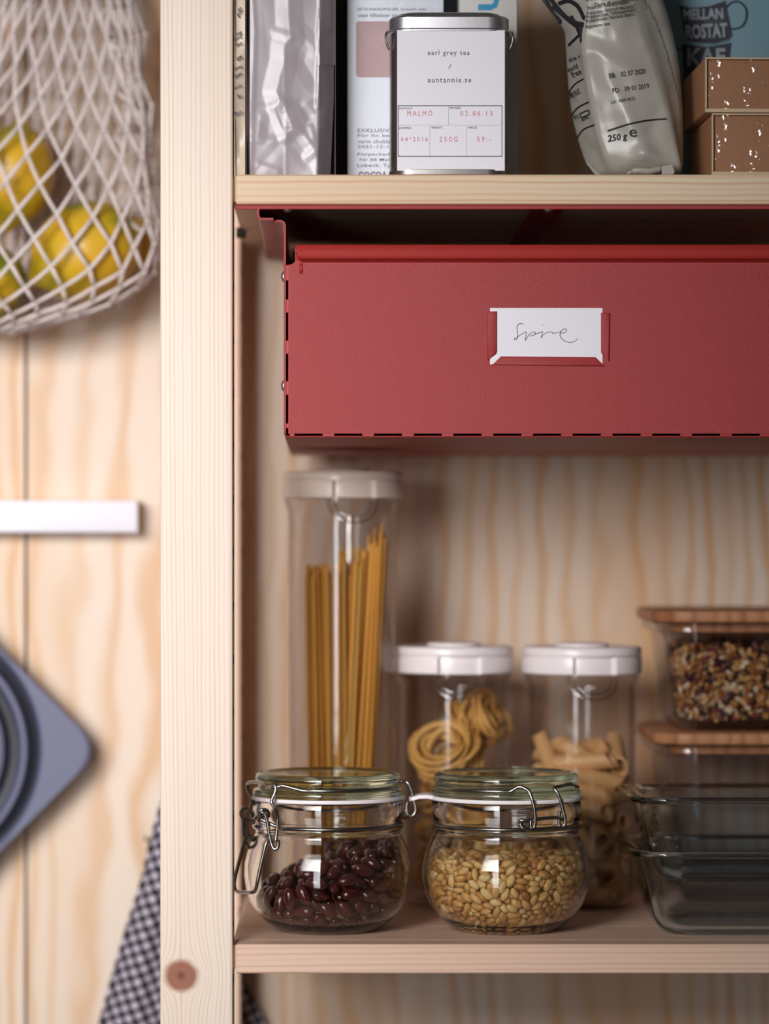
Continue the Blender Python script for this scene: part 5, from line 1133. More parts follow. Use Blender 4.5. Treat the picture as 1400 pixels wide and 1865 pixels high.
139,29,487,9,-9,74,-65,158,-395,458,19,-55,69,40,188,-288,458,15,-11,20,-95,70,390,454,43,41,70,38,420,-130,437,4,-6,99,2,-292,-171,446,49,-32,-40,69,192,269,442,96,-6,-1,-24,174,-384,424,80,52,2,-26,-99,312,461,64,65,-1,39,-42,-406,434,16,-90,-33,-18,75,-463,419,78,-60,-3,8,253,168,464,17,-57,79,3,
-130,-427,448,24,91,-30,10,194,301,465,79,53,-19,-19,139,433,419,6,-11,84,-51,325,99,464,37,76,-40,-32,346,185,459,5,-57,-81,3,279,-265,464,36,-6,49,-78,222,409,440,66,-51,-18,-50,50,267,450,52,-75,-35,18,59,234,468,80,45,13,35,396,-101,455,74,-53,-5,38,-144,157,467,31,45,53,63,-227,187,455,54,-3,33,-77,
-270,-272,439,48,77,35,18,272,250,451,23,-43,61,-60]

# ================================================================ things on the lower shelf
# ---------------------------------------------------------------- swing-top jars
JY = 0.073
JAR_OUT = [(.0002, .0012), (.022, .0010), (.0262, .0002), (.0300, .0002), (.0340, .0022), (.0395, .0062), (.0440, .0112), (.0480, .0172), (.0505, .0245), (.0518, .0330), (.0515, .0410), (.0500, .0475), (.0480, .0530), (.0456, .0580), (.0444, .0606), (.0450, .0622), (.0466, .0632), (.0468, .0645), (.0452, .0660), (.0450, .0672), (.0462, .0682), (.0463, .0800), (.0458, .0808)]
JAR_IN = [(.0425, .0808), (.0428, .0660), (.0428, .0604), (.0455, .0545), (.0478, .0480), (.0494, .0405), (.0497, .0330), (.0484, .0250), (.0460, .0172), (.0422, .0108), (.0372, .0062), (.0300, .0034), (.0200, .0028), (.0002, .0027)]
LID = [(.0002, .0800), (.0405, .0800), (.0412, .0812), (.0412, .0832), (.0455, .0834), (.0461, .0842), (.0461, .0866), (.0452, .0876), (.0432, .0882), (.0428, .0892), (.0430, .0904), (.0442, .0912), (.0447, .0924), (.0447, .0950), (.0440, .0966), (.0425, .0976), (.0400, .0978), (.0385, .0968), (.0355, .0962), (.0200, .0958), (.0002, .0957)]
LID_IN = [(.0002, .0925), (.0340, .0925), (.0372, .0915), (.0385, .0890), (.0385, .0830), (.0002, .0830)]


def swing_jar(px, label, az, hinge_az=None):
    c = Vector(((px - PX0) / S(JY), JY, Z_LOW + 0.0003))
    o = thing('swing_top_jar', c, label, 'jar')
    MB().lathe(JAR_OUT + JAR_IN, c, 96).build('jar_body', M['glass'], o, True, 60)
    lidprof = LID
    MB().lathe(lidprof, c, 96).build('glass_lid', M['glasslid'], o, True, 50)
    # flat white rubber ring with a pull tab
    g = MB().lathe([(.0412, .0811), (.0474, .0811), (.0476, .0815), (.0476, .0830), (.0474, .0833), (.0412, .0833)], c, 96, close=True)
    return o, c, g


def cyl(c, a, r, h):
    """point at azimuth a (degrees, 0 = right, -90 = towards the viewer)"""
    a = math.radians(a)
    return c + Vector((r * math.cos(a), r * math.sin(a), h))


def arc(c, a0, a1, r, h, n=24, h1=None):
    return [cyl(c, lerp(a0, a1, k / n), r, lerp(h, h if h1 is None else h1, k / n)) for k in range(n + 1)]


W = 0.00115
jar1, c1, g1 = swing_jar(597, 'swing-top glass jar of dark red beans nearest the wooden post', 0)
g1.build('rubber_ring', M['rubber'], jar1, True, 40)
jar2, c2, g2 = swing_jar(921.5, 'swing-top glass jar of pearled grain beside the glass dishes', 0)
# pull tab of the second ring, towards the left
g2.rings([[Vector((c2.x + x, c2.y + s * w, c2.z + h + t_)) for s, t_ in ((-1, 0), (1, 0), (1, .0022), (-1, .0022))] for x, w, h in ((-.0440, .013, .0811), (-.0490, .010, .0818), (-.0540, .0080, .0815), (-.0585, .0070, .0802), (-.0600, .0050, .0798))])
g2.build('rubber_ring', M['rubber'], jar2, True, 40)


def jp(c, px, py, yrel):
    return P(px, py, JY + yrel)


def D(x, y, yrel): return P(420 + x / 7.77, 1400 + y / 7.77, JY + yrel)


# first jar: closure at the left, hinge at the right
RW = 0.0452
m = MB().tube(catmull(arc(c1, 20, -110, .0440, .0890, 16) + [D(760, 245, -.0400), D(700, 250, -.0395), D(650, 262, -.0390), D(600, 270, -.0385), D(545, 255, -.0345), D(490, 215, -.0310), D(420, 200, -.0260), D(330, 190, -.0180), D(250, 205, -.0080), D(235, 235, -.004)], 4), W, 8)
m.tube(arc(c1, 20, 150, .0440, .0890, 16), W, 8)
m.build('bail_wire', M['steel'], jar1, True)
MB().tube(catmull([D(590, 262, -.0385), D(625, 240, -.0392), D(638, 290, -.0395), D(615, 370, -.0400), D(582, 440, -.0405), D(582, 485, -.0410), D(625, 560, -.0410), D(660, 660, -.0400), D(662, 740, -.0395), D(650, 900, -.0395), D(635, 1030, -.0400)], 5), W, 8).build('clasp_arm', M['steel'], jar1, True)
MB().tube(catmull([D(232, 215, -.005), D(240, 290, -.004), D(275, 350, -.004), D(298, 430, -.004), D(295, 500, -.004), D(270, 560, -.005), D(235, 640, -.006), D(225, 760, -.006), D(240, 930, -.006)], 5), W, 8).build('clasp_arm', M['steel'], jar1, True)
m = MB().tube(catmull(arc(c1, 25, -128, RW + .0006, .0656, 24) + [D(430, 715, -.033), D(405, 660, -.0345), D(415, 600, -.0355), D(465, 578, -.0355), D(520, 600, -.0345), D(535, 660, -.033), D(500, 710, -.031)], 4), W, 8)
m.tube(arc(c1, 25, 178, RW + .0006, .0656, 24), W, 8)
m.tube(catmull([D(370, 690, -.002), D(310, 670, -.002), D(285, 620, -.002), D(230, 570, -.003), D(180, 560, -.004), D(145, 610, -.005), D(155, 680, -.005), D(210, 725, -.004), D(290, 735, -.004), D(350, 728, -.006)], 5), W, 8)
m.build('neck_wire', M['steel'], jar1, True)
MB().tube(catmull([D(455, 690, -.0345), D(428, 660, -.036), D(440, 620, -.037), D(480, 640, -.037), D(510, 720, -.037), D(535, 860, -.037), D(560, 1000, -.037), D(590, 1100, -.0375), D(620, 1140, -.038), D(660, 1120, -.038), D(675, 1050, -.038), D(660, 1010, -.038)], 5), W, 8).build('lever_arm', M['steel'], jar1, True)
MB().tube(catmull([D(175, 690, -.006), D(178, 850, -.0055), D(188, 960, -.005), D(215, 1060, -.005), D(270, 1120, -.005), D(330, 1110, -.005), D(360, 1050, -.005), D(335, 990, -.005), D(280, 950, -.005)], 5), W, 8).build('lever_arm', M['steel'], jar1, True)
MB().tube(catmull([D(385, 935, -.003), D(350, 975, -.004), D(310, 1010, -.005), D(280, 985, -.0055), D(270, 945, -.0055), D(225, 955, -.0055), D(185, 1040, -.006), D(130, 1260, -.007), D(75, 1480, -.008), D(52, 1620, -.008), D(62, 1705, -.0085), D(110, 1745, -.012), D(200, 1752, -.022), D(285, 1750, -.034), D(340, 1735, -.036), D(362, 1680, -.037), D(385, 1560, -.038), D(440, 1300, -.038), D(490, 1100, -.038), D(520, 1000, -.037), D(505, 950, -.036)], 4), W, 8).build('handle', M['steel'], jar1, True)


def E6(x, y, yrel): return P(660 + x / 5.487, 1380 + y / 5.487, JY + yrel)


m = MB()
for yo in (-.004, .018):
    m.tube(catmull([E6(385, 235, yo - .006), E6(420, 235, yo), E6(460, 260, yo), E6(490, 330, yo), E6(505, 400, yo), E6(530, 500, yo), E6(520, 560, yo), E6(480, 585, yo), E6(450, 560, yo), E6(440, 500, yo), E6(452, 440, yo)], 4), W, 8)
m.tube(catmull([E6(430, 520, -.004), E6(440, 560, -.002), E6(430, 600, .004), E6(410, 590, .010), E6(420, 530, .016)], 4), W, 8)
m.build('hinge_wire', M['steel'], jar1, True)


def H(x, y, yrel): return P(720 + x / 3.684, 1370 + y / 3.684, JY + yrel)


# second jar: hinge towards the viewer at the right
m = MB().tube(catmull(arc(c2, 100, 270, .0441, .0887, 26) + [H(820, 234, -.0450), H(860, 240, -.0458), H(893, 262, -.0465), H(912, 305, -.0475), H(930, 370, -.0480), H(937, 440, -.0478), H(934, 490, -.0475), H(922, 510, -.0475), H(908, 495, -.0474), H(908, 455, -.0472)], 4), W, 8)
m.tube(catmull(arc(c2, 100, -10, .0441, .0887, 16) + [H(1170, 215, -.020), H(1110, 228, -.0305), H(1062, 238, -.0350), H(1085, 270, -.0365), H(1105, 320, -.0365), H(1122, 380, -.0362), H(1138, 450, -.0360), H(1135, 485, -.0358), H(1115, 500, -.0358), H(1098, 480, -.0358), H(1098, 430, -.0358), H(1099, 395, -.0358)], 4), W, 8)
m.build('bail_wire', M['steel'], jar2, True)
a_end = math.degrees(math.atan2(-.0440, .016))
m = MB().tube(catmull(arc(c2, 105, 282, RW + .0006, .0656, 30) + [H(842, 478, -.0468), H(836, 462, -.0475), H(850, 455, -.0478), H(870, 462, -.0478), H(960, 448, -.0455), H(1080, 438, -.0400), H(1120, 450, -.0340)], 4), W, 8)
m.tube(catmull(arc(c2, 105, -35, RW + .0006, .0656, 24) + [H(1075, 508, -.040), H(960, 520, -.0455), H(870, 514, -.0480), H(845, 500, -.0480), H(836, 480, -.0478)], 4), W, 8)
m.build('neck_wire', M['steel'], jar2, True)


# ---------------------------------------------------------------- beans, settled by a heap simulation beforehand
def bean_mesh():
    me = bpy.data.meshes.new('kidney_bean'); bm = bmesh.new()
    bmesh.ops.create_uvsphere(bm, u_segments=12, v_segments=8, radius=1)
    for v in bm.verts:
        x, y, z = v.co.z, v.co.x, v.co.y
        k = max(0.0, 1 - x * x) ** 0.06
        v.co = Vector((x * .0072, y * .0047 * k + .0010 * (x * x - .4) - (.0009 if y < 0 else 0) * y * (1 - x * x), z * .0039 * k))
    bmesh.ops.recalc_face_normals(bm, faces=bm.faces)
    bm.to_mesh(me); bm.free()
    me.polygons.foreach_set('use_smooth', [True] * len(me.polygons)); me.materials.append(M['beanskin'])
    return me


me = bean_mesh()
for p, q in unpack(DATA_BEAN):
    o = bpy.data.objects.new('bean', me); COL.objects.link(o)
    o.location = c1 + Vector((p.x * .99, p.y * .99, p.z - .0015)); o.rotation_mode = 'QUATERNION'; o.rotation_quaternion = q
    o.scale = (0.95, 0.95, 0.95)
    tag(o, 'glossy dark red bean heaped in the swing-top jar by the post', 'bean', 'dark red beans in the swing-top jar')

# ---------------------------------------------------------------- pearled grain: nobody could count it
g = MB()
shape = []
for i, (x, r) in enumerate(((-1, .15), (-.75, .72), (-.3, 1), (.3, 1), (.75, .7), (1, .12))):
    shape.append([(x * .0046, r * .0021 * math.cos(a) - (.0005 * r if k == 3 else 0), r * .0018 * math.sin(a)) for k, a in enumerate([2 * math.pi * k / 7 for k in range(7)])])
sv = [p for r in shape for p in r]
sf = [(i * 7 + k, i * 7 + (k + 1) % 7, (i + 1) * 7 + (k + 1) % 7, (i + 1) * 7 + k) for i in range(5) for k in range(7)] + [tuple(range(7))[::-1], tuple(35 + k for k in range(7))]
rnd = random.Random(5)
for p, q in unpack(DATA_BARLEY):
    s = 0.86 + 0.22 * rnd.random()
    g.add([c2 + Vector((p.x * .982, p.y * .982, p.z - .0013)) + q @ Vector((x * s * .93, y * s * 1.16, z * s * 1.16)) for x, y, z in sv], sf)
core = [(.0003, .0036), (.024, .0040), (.035, .0105), (.0405, .0200), (.0410, .032), (.034, .0335), (.0003, .0345)]
g.lathe(core, c2, 32)
grain = g.build('pearled_grain', M['grain'], None, True)
tag(grain, 'golden pearled grain filling the lower half of the second swing-top jar', 'grain', None, 'stuff')


# ---------------------------------------------------------------- storage jars with white lids
def storage_jar(px, y, height, label, mat_lid, turn):
    s = S(y); c = Vector(((px - PX0) / s, y, Z_LOW + 0.0003))
    o = thing('storage_jar', c, label, 'jar')
    H_ = height
    R0 = .0345
    out = [(.0002, .001), (.026, .001), (.029, .0002), (.0315, .001), (.0335, .004), (R0, .009), (R0 + .0004, .03), (R0 + .0008, H_ - .045), (R0 + .0008, H_ - .030), (R0 + .0012, H_ - .026), (R0 + .0030, H_ - .0225), (R0 + .0036, H_ - .0200), (R0 + .0036, H_ - .0175)]
    inn = [(R0 + .0024, H_ - .0175), (R0 - .0008, H_ - .026), (R0 - .0012, H_ - .030), (R0 - .0016, .010), (.0315, .0055), (.028, .0042), (.0002, .0040)]
    MB().lathe(out + inn, c, 80).build('clear_body', M['plasticclear'], o, True, 50)
    tr = math.radians(-90 + turn)
    def rf(i, a, r):
        d = abs((a - tr + math.pi) % (2 * math.pi) - math.pi)
        if 2 <= i <= 5 and d < 0.36:
            return r - 0.0036
        if i in (0, 1) and d < 0.36: return r - 0.0012
        return r
    T_ = H_
    prof = [(.0330, T_ - .0183), (.0382, T_ - .0183), (.0393, T_ - .0176), (.0395, T_ - .0165), (.0395, T_ - .0075), (.0392, T_ - .0068), (.0376, T_ - .0068), (.0376, T_ - .0059), (.0394, T_ - .0058), (.0395, T_ - .0050), (.0393, T_ - .0018), (.0386, T_ - .0008), (.0375, T_ - .0004), (.030, T_ - .0004), (.0285, T_ - .0006), (.0180, T_ - .0006), (.0175, T_ + .0012), (.0165, T_ + .0018), (.0002, T_ + .0018)]
    MB().lathe(prof, c, 140, rf).build('lid', mat_lid, o, True, 35)
    # curved spout rib under the lid
    for rr_, tb in ((.0165, .0013), (.0125, .0008)):
        pts = []
        for k in range(25):
            t_ = math.pi * k / 24
            u = -rr_ * math.cos(t_); w = -rr_ * math.sin(t_) * .88
            a = tr + u / .0365
            bulge = .0015 + .0040 * math.sin(t_)
            pts.append(c + Vector(((R0 + bulge) * math.cos(a), (R0 + bulge) * math.sin(a), H_ - .0195 + w)))
        MB().tube(pts, tb, 8).build('spout_rib', M['rib'], o, True)
    return o, c


JA, ca = storage_jar(624, .200, .2865, 'tall clear storage jar of spaghetti with a white lid', M['plastic_bounce'], 11)
JB, cb_ = storage_jar(826, .216, .1715, 'short clear storage jar of coiled pasta nests, behind the grain jar', M['plastic'], 3)
JC, cc = storage_jar(1059, .205, .1715, 'short clear storage jar of pasta tubes beside the glass dishes', M['plastic'], 8)

# spaghetti strands
smesh = bpy.data.meshes.new('spaghetti'); bm = bmesh.new()
bmesh.ops.create_cone(bm, cap_ends=True, segments=6, radius1=1, radius2=1, depth=1)
bm.to_mesh(smesh); bm.free(); smesh.materials.append(M['durum'])
smesh.polygons.foreach_set('use_smooth', [len(p.vertices) == 4 for p in smesh.polygons])
rnd = random.Random(11)
def strand(b, tp, r=.00095, label=None):
    d = tp - b
    o = bpy.data.objects.new('spaghetti_strand', smesh); COL.objects.link(o)
    o.location = (b + tp) / 2; o.rotation_mode = 'QUATERNION'; o.rotation_quaternion = d.to_track_quat('Z', 'Y')
    o.scale = (r, r, d.length)
    tag(o, label or 'thin golden spaghetti strand standing in the tall storage jar', 'pasta', 'spaghetti strands in the tall jar')
for k in range(105):      # upright group at the left
    for _ in range(60):
        bx, by = rnd.uniform(-.0215, .004), rnd.uniform(-.027, .026)
        if math.hypot(bx, by) < .0305: break
    topx = bx - .0035 + rnd.uniform(-.0015, .0015) if bx < -.004 else bx - .002
    ty = by + rnd.uniform(-.002, .002)
    if math.hypot(topx, ty) > .0312: sc_ = .0312 / math.hypot(topx, ty); topx *= sc_; ty *= sc_
    h = .2215 + rnd.uniform(-.006, .004) + (.012 if topx > -.004 else 0) * rnd.random() - max(0, by) * .0
    strand(ca + Vector((bx, by, .0046)), ca + Vector((topx, ty, h)))
for k in range(100):      # leaning group at the right
    u = rnd.random()
    bx = lerp(-.006, .015, u) + rnd.uniform(-.002, .002); by = rnd.uniform(-.024, .020)
    tx = lerp(.004, .0295, u); tyy = by * .45 - .004 + rnd.uniform(-.003, .003)
    if math.hypot(tx, tyy) > .0312: tyy = math.copysign(math.sqrt(max(0, .0312 ** 2 - tx * tx)), tyy)
    if math.hypot(bx, by) > .031: by = math.copysign(math.sqrt(.031 ** 2 - bx * bx), by)
    h = lerp(.2235, .2490, u ** .9) + rnd.uniform(-.009, .001) + (.009 if rnd.random() < .12 else 0)
    strand(ca + Vector((bx, by, .0046)), ca + Vector((tx, tyy, h)))

# coiled pasta nests
def nest(cen, R, normal, seed, label):
    rnd_ = random.Random(seed); pts = []
    Q = Vector(normal).normalized().to_track_quat('Z', 'Y')
    turns = 17; per = 18
    for k in range(turns * per):
        a = 2 * math.pi * k / per; tt = k / (turns * per)
        rr_ = R * .93 * (0.70 + 0.27 * math.sin(tt * 23 + seed) + 0.05 * math.sin(a * 2.3 + seed) + 0.04 * math.sin(k * 0.21))
        zz_ = (0.0115 * math.sin(tt * 37 + seed * 2) + 0.002 * math.sin(a * 1.7))
        pts.append(cen + Q @ Vector((rr_ * math.cos(a), rr_ * math.sin(a) * 0.92, zz_)))
    o = MB().tube(pts, 0.0026, 6, flat=0.3).build('pasta_nest', M['nest'], None, True)
    tag(o, label, 'pasta', 'coiled pasta nests in the short jar')


nest(cb_ + Vector((-.001, .000, .020)), .0250, (0.1, -.2, 1), 1, 'coiled pasta nest at the bottom of the short storage jar')
nest(cb_ + Vector((.001, .002, .044)), .0262, (-.35, -.3, 1), 2, 'second lowest coiled pasta nest in the short storage jar')
nest(cb_ + Vector((-.001, -.002, .070)), .0262, (.3, .2, 1), 3, 'third coiled pasta nest up in the short storage jar')
nest(cb_ + Vector((-.005, -.007, .100)), .0245, (-.5, -.9, .8), 4, 'coiled pasta nest facing out at mid height of the short jar')
nest(cb_ + Vector((.0165, .010, .121)), .0215, (.9, -.35, .35), 5, 'topmost coiled pasta nest, tilted against the right wall of the short jar')


# penne
def penne_mesh():
    v = []; f = []; n = 14
    for (r0, sgn) in ((.0052, 1),):
        pass
    rings_ = []
    for x0, r_, in ((-.0178, .0056), (-.0085, .0058), (.0085, .0058), (.0178, .0056), (.0176, .0044), (-.0176, .0044)):
        ring = []
        for k in range(n):
            a = 2 * math.pi * k / n
            rr_ = r_ + (.00018 if k % 2 else -.00012) * (1 if r_ > .004 else 0)
            y, z = rr_ * math.cos(a), rr_ * math.sin(a)
            ring.append((x0 + y * .75 * 1.0, y, z))
        rings_.append(ring)
    v = [p for r in rings_ for p in r]
    for i in range(len(rings_)):
        j = (i + 1) % len(rings_)
        for k in range(n): f.append((i * n + k, i * n + (k + 1) % n, j * n + (k + 1) % n, j * n + k))
    me = bpy.data.meshes.new('penne'); me.from_pydata(v, [], f)
    bm = bmesh.new(); bm.from_mesh(me); bmesh.ops.recalc_face_normals(bm, faces=bm.faces); bm.to_mesh(me); bm.free()
    me.materials.append(M['penne'])
    me.polygons.foreach_set('use_smooth', [True] * len(me.polygons)); me.set_sharp_from_angle(angle=math.radians(50))
    return me


me = penne_mesh()
for p, q in unpack(DATA_PENNE):
    o = bpy.data.objects.new('penne_tube', me); COL.objects.link(o)
    o.location = cc + p + Vector((0, 0, .0004)); o.rotation_mode = 'QUATERNION'; o.rotation_quaternion = q
    tag(o, 'slant-cut pasta tube in the short storage jar beside the glass dishes', 'pasta', 'pasta tubes in the short jar')

# ---------------------------------------------------------------- nested square glass dishes, in front at the right
DX, DY, DW, DD = .2588, .0815, .0755, .0635


def dish(z0, label, sc=1.0):
    zb = Z_LOW + .0004 + z0
    o = thing('glass_dish', (DX, DY, zb), label, 'dish')
    h = .0525; w = DW; d = DD
    lv = [(w - .031, d - .031, .012, .0004), (w - .0265, d - .0265, .0150, .0), (w - .0215, d - .0215, .0170, .0018), (w - .0175, d - .0175, .0185, .0052), (w - .0145, d - .0145, .0200, .0110), (w - .0100, d - .0100, .0205, .0300), (w - .0064, d - .0064, .0210, h - .0060), (w - .0058, d - .0058, .0210, h - .0042),
          (w - .0008, d - .0008, .0235, h - .0036), (w, d, .024, h - .0026), (w, d, .024, h - .0008), (w - .0008, d - .0008, .0235, h),
          (w - .0084, d - .0084, .0200, h), (w - .0096, d - .0096, .0195, h - .0012), (w - .0104, d - .0104, .0190, h - .0060), (w - .0140, d - .0140, .0185, .0300), (w - .0185, d - .0185, .0170, .0120), (w - .0220, d - .0220, .0150, .0070), (w - .0270, d - .0270, .0130, .0046), (w - .032, d - .032, .010, .0042)]
    MB().rings([rrect(DX, DY, a, b, r, zb + z, 9) for a, b, r, z in lv]).build('bowl', M['dishglass'], o, True, 55)
    return o


dish(0, 'lower of the two nested square glass dishes, resting on the shelf')
dish(.0330, 'upper of the two nested square glass dishes, empty and topmost')

# ---------------------------------------------------------------- lidded glass boxes at the back right
BX, BY, BW, BD = .2845, .2275, .0755, .0735


def lidded(z0, h, label):
    zb = Z_LOW + .0004 + z0
    o = thing('food_container', (BX, BY, zb), label, 'container')
    w, d = BW - .0035, BD - .0035
    lv = [(w - .026, d - .026, .012, .0004), (w - .020, d - .020, .016, .0), (w - .0140, d - .0140, .020, .003), (w - .0120, d - .0120, .0210, .009), (w - .0060, d - .0060, .0225, h - .010), (w - .0040, d - .0040, .0230, h - .007), (w, d, .025, h - .006), (w, d, .025, h - .0012), (w - .001, d - .001, .0245, h),
          (w - .0075, d - .0075, .021, h), (w - .0085, d - .0085, .0205, h - .008), (w - .0145, d - .0145, .0185, .010), (w - .0180, d - .0180, .0160, .0055), (w - .026, d - .026, .010, .0042)]
    MB().rings([rrect(BX, BY, a, b, r, zb + z, 9) for a, b, r, z in lv]).build('glass_bowl', M['plasticclear'], o, True, 55)
    MB().rings([rrect(BX, BY, a, b, r, zb + h + z, 9) for a, b, r, z in ((w - .0095, d - .0095, .020, -.0065), (w - .0088, d - .0088, .020, -.0060), (w - .0088, d - .0088, .020, .0003))]).build('seal', M['bamboo'], o, True, 50)  # lid's brown reflection below the rim put into the seal's colour
    L = MB().rings([rrect(BX, BY, a, b, r, zb + h + z, 10) for a, b, r, z in ((BW - .0016, BD - .0016, .0260, .0003), (BW - .0004, BD - .0004, .0270, .0010), (BW, BD, .0275, .0024), (BW, BD, .0275, .0062), (BW - .0005, BD - .0005, .027, .0074), (BW - .0018, BD - .0018, .026, .0080))])
    L.build('bamboo_lid', M['bamboo'], o, True, 40)
    return zb, h


zb2, h2 = lidded(0, .1085, 'lower bamboo-lidded glass container, empty, at the back of the shelf')
zb1, h1 = lidded(h2 + .0084, .0705, 'bamboo-lidded glass container of muesli, topmost of its stack')
# muesli: loose mix of flakes, nuts and dried fruit
g = MB(); rnd = random.Random(21)
def blob(cen, a, b, c_, q, n=6):
    v = []
    for i, (x, r) in enumerate(((-1, .35), (-.4, .95), (.4, .95), (1, .35))):
        for k in range(n):
            t_ = 2 * math.pi * k / n
            v.append(cen + q @ Vector((x * a, r * b * math.cos(t_) * (1 + .15 * math.sin(k * 7 + a * 900)), r * c_ * math.sin(t_))))
    f = [(i * n + k, i * n + (k + 1) % n, (i + 1) * n + (k + 1) % n, (i + 1) * n + k) for i in range(3) for k in range(n)] + [tuple(range(n))[::-1], tuple(3 * n + k for k in range(n))]
    g.add(v, f)
mh = .0455
for k in range(3000):
    z = rnd.random() ** 1.0 * mh + .006
    hw = BW - .0225 + z * .12; hd_ = BD - .0225 + z * .12
    side = rnd.random()
    if side < .42: x, y = rnd.uniform(-hw, hw), -hd_ + rnd.random() * .008
    elif side < .62: x, y = -hw + rnd.random() * .008, rnd.uniform(-hd_, hd_)
    elif side < .72: x, y = rnd.uniform(-hw, hw), hd_ - rnd.random() * .008
    elif side < .80: x, y = hw - rnd.random() * .008, rnd.uniform(-hd_, hd_)
    else: x, y, z = rnd.uniform(-hw, hw), rnd.uniform(-hd_, hd_), mh + .004 + rnd.random() * .004 + .003 * math.sin(k)
    rr_ = math.hypot(max(0, abs(x) - (hw - .016)), max(0, abs(y) - (hd_ - .016)))
    if rr_ > .016: x *= .88; y *= .88
    kind_ = rnd.random()
    if kind_ < .55: a, b, c_ = rnd.uniform(.0025, .0042), rnd.uniform(.0020, .0034), .0007
    elif kind_ < .85: a, b, c_ = rnd.uniform(.0030, .0050), rnd.uniform(.0020, .0030), rnd.uniform(.0012, .0022)
    else: a, b, c_ = rnd.uniform(.0050, .0070), .0034, .0024
    q = Quaternion((rnd.gauss(0, 1), rnd.gauss(0, 1), rnd.gauss(0, 1), rnd.gauss(0, 1))).normalized()
    z = max(z, .0062 + b); x *= .965; y *= .965
    blob(Vector((BX + x, BY + y, zb1 + z)), a * .74, b * .74, c_ * .8, q)
mu = g.build('muesli', M['muesli'], None, False)
tag(mu, 'muesli of flakes, nuts and dark dried fruit in the topmost lidded container', 'muesli', None, 'stuff')

# ================================================================ left of the frame, on the wall
# ---------------------------------------------------------------- white wall rail
ry = 0.300
a = P(-420, 970, ry); b = P(250, 912, ry)
rail = thing('wall_rail', (b.x - .1, WALL_Y, a.z), 'white rectangular wall rail beneath the net bag', 'rail')
MB().bbox((a.x, ry, a.z), (b.x - .0010, WALL_Y - .0002, b.z), 0.0012, 2).build('bar', M['rail'], rail, True, 40)
MB().bbox((b.x - .0012, ry - .0004, a.z - .0002), (b.x, WALL_Y - .0002, b.z + .0002), 0.0004, 2).build('end_cap', plain('cap_white', srgb(222, 220, 230), 0.45), rail)

# ---------------------------------------------------------------- grey square baking mould, hung on one corner
gy = 0.292
gc = P(-159, 1366, gy); sg = S(gy)
root = thing('baking_mould', (gc.x, WALL_Y, gc.z - .13), 'slate grey square mould with round grooves hung diagonally on the wall', 'mould')
half = 245 / sg; rc = 55 / sg; NA = 128
def bound(a):
    """distance from the centre to the rounded-square outline, square turned by 45 degrees"""
    a = a - math.pi / 4
    ca, sa = abs(math.cos(a)), abs(math.sin(a))
    if ca < sa: ca, sa = sa, ca
    t_ = half / ca
    if t_ * sa > half - rc:
        k = half - rc; bq = k * (ca + sa); cq = 2 * k * k - rc * rc
        t_ = bq + math.sqrt(max(0, bq * bq - cq))
    return t_
prof = [(0, 5.5), (20, 5.5), (120, 5.5), (160, 6), (170, 7.5), (178, 10.5), (188, 11.5), (194, 10), (199, 4), (204, 1.0), (212, .3), (217, 4), (222, 10.5), (230, 12), (233, 10), (236, 3), (239, 0.3), (243, 0)]
prof = [(0, 3.5), (100, 3.5), (150, 3.5), (164, 4.5), (172, 9.5), (181, 10.5), (190, 9.0), (195, 3.0), (200, .8), (206, .8), (211, 3.5), (216, 10), (223, 11), (228, 9.5), (232, 2.0), (236, .2), (238, 0), (240, 0)]
rows = []
for r_, dp in prof:
    rows.append([(r_ / sg, dp / 1000) for _ in range(NA)])
mb = MB(); v = []; f = []
for i, (r_, dp) in enumerate(prof):
    for k in range(NA):
        a = 2 * math.pi * k / NA
        v.append(Vector((gc.x + r_ / sg * math.cos(a), gy + dp / 1000, gc.z + r_ / sg * math.sin(a))))
for (fr_, dp) in ((0.975, 0.0), (0.99, 0.0), (1.0, .0010), (1.0, .0040), (.985, .0135)):
    for k in range(NA):
        a = 2 * math.pi * k / NA; r_ = bound(a) * fr_
        v.append(Vector((gc.x + r_ * math.cos(a), gy + dp, gc.z + r_ * math.sin(a))))
nr = len(prof) + 5
for i in range(nr - 1):
    for k in range(NA): f.append((i * NA + k, i * NA + (k + 1) % NA, (i + 1) * NA + (k + 1) % NA, (i + 1) * NA + k))
f.append(tuple((nr - 1) * NA + k for k in range(NA)))
mb.add(v, f)
o = mb.build('plate', M['mould'], root, True, 45)
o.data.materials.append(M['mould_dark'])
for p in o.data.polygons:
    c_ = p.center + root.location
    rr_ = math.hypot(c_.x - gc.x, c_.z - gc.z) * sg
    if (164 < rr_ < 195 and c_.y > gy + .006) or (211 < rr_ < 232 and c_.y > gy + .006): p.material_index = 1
MB().tube([(gc.x, gy + .012, gc.z + .085), (gc.x, WALL_Y + .004, gc.z + .085)], 0.004, 12).build('hanging_peg', M['steel'], root, True)

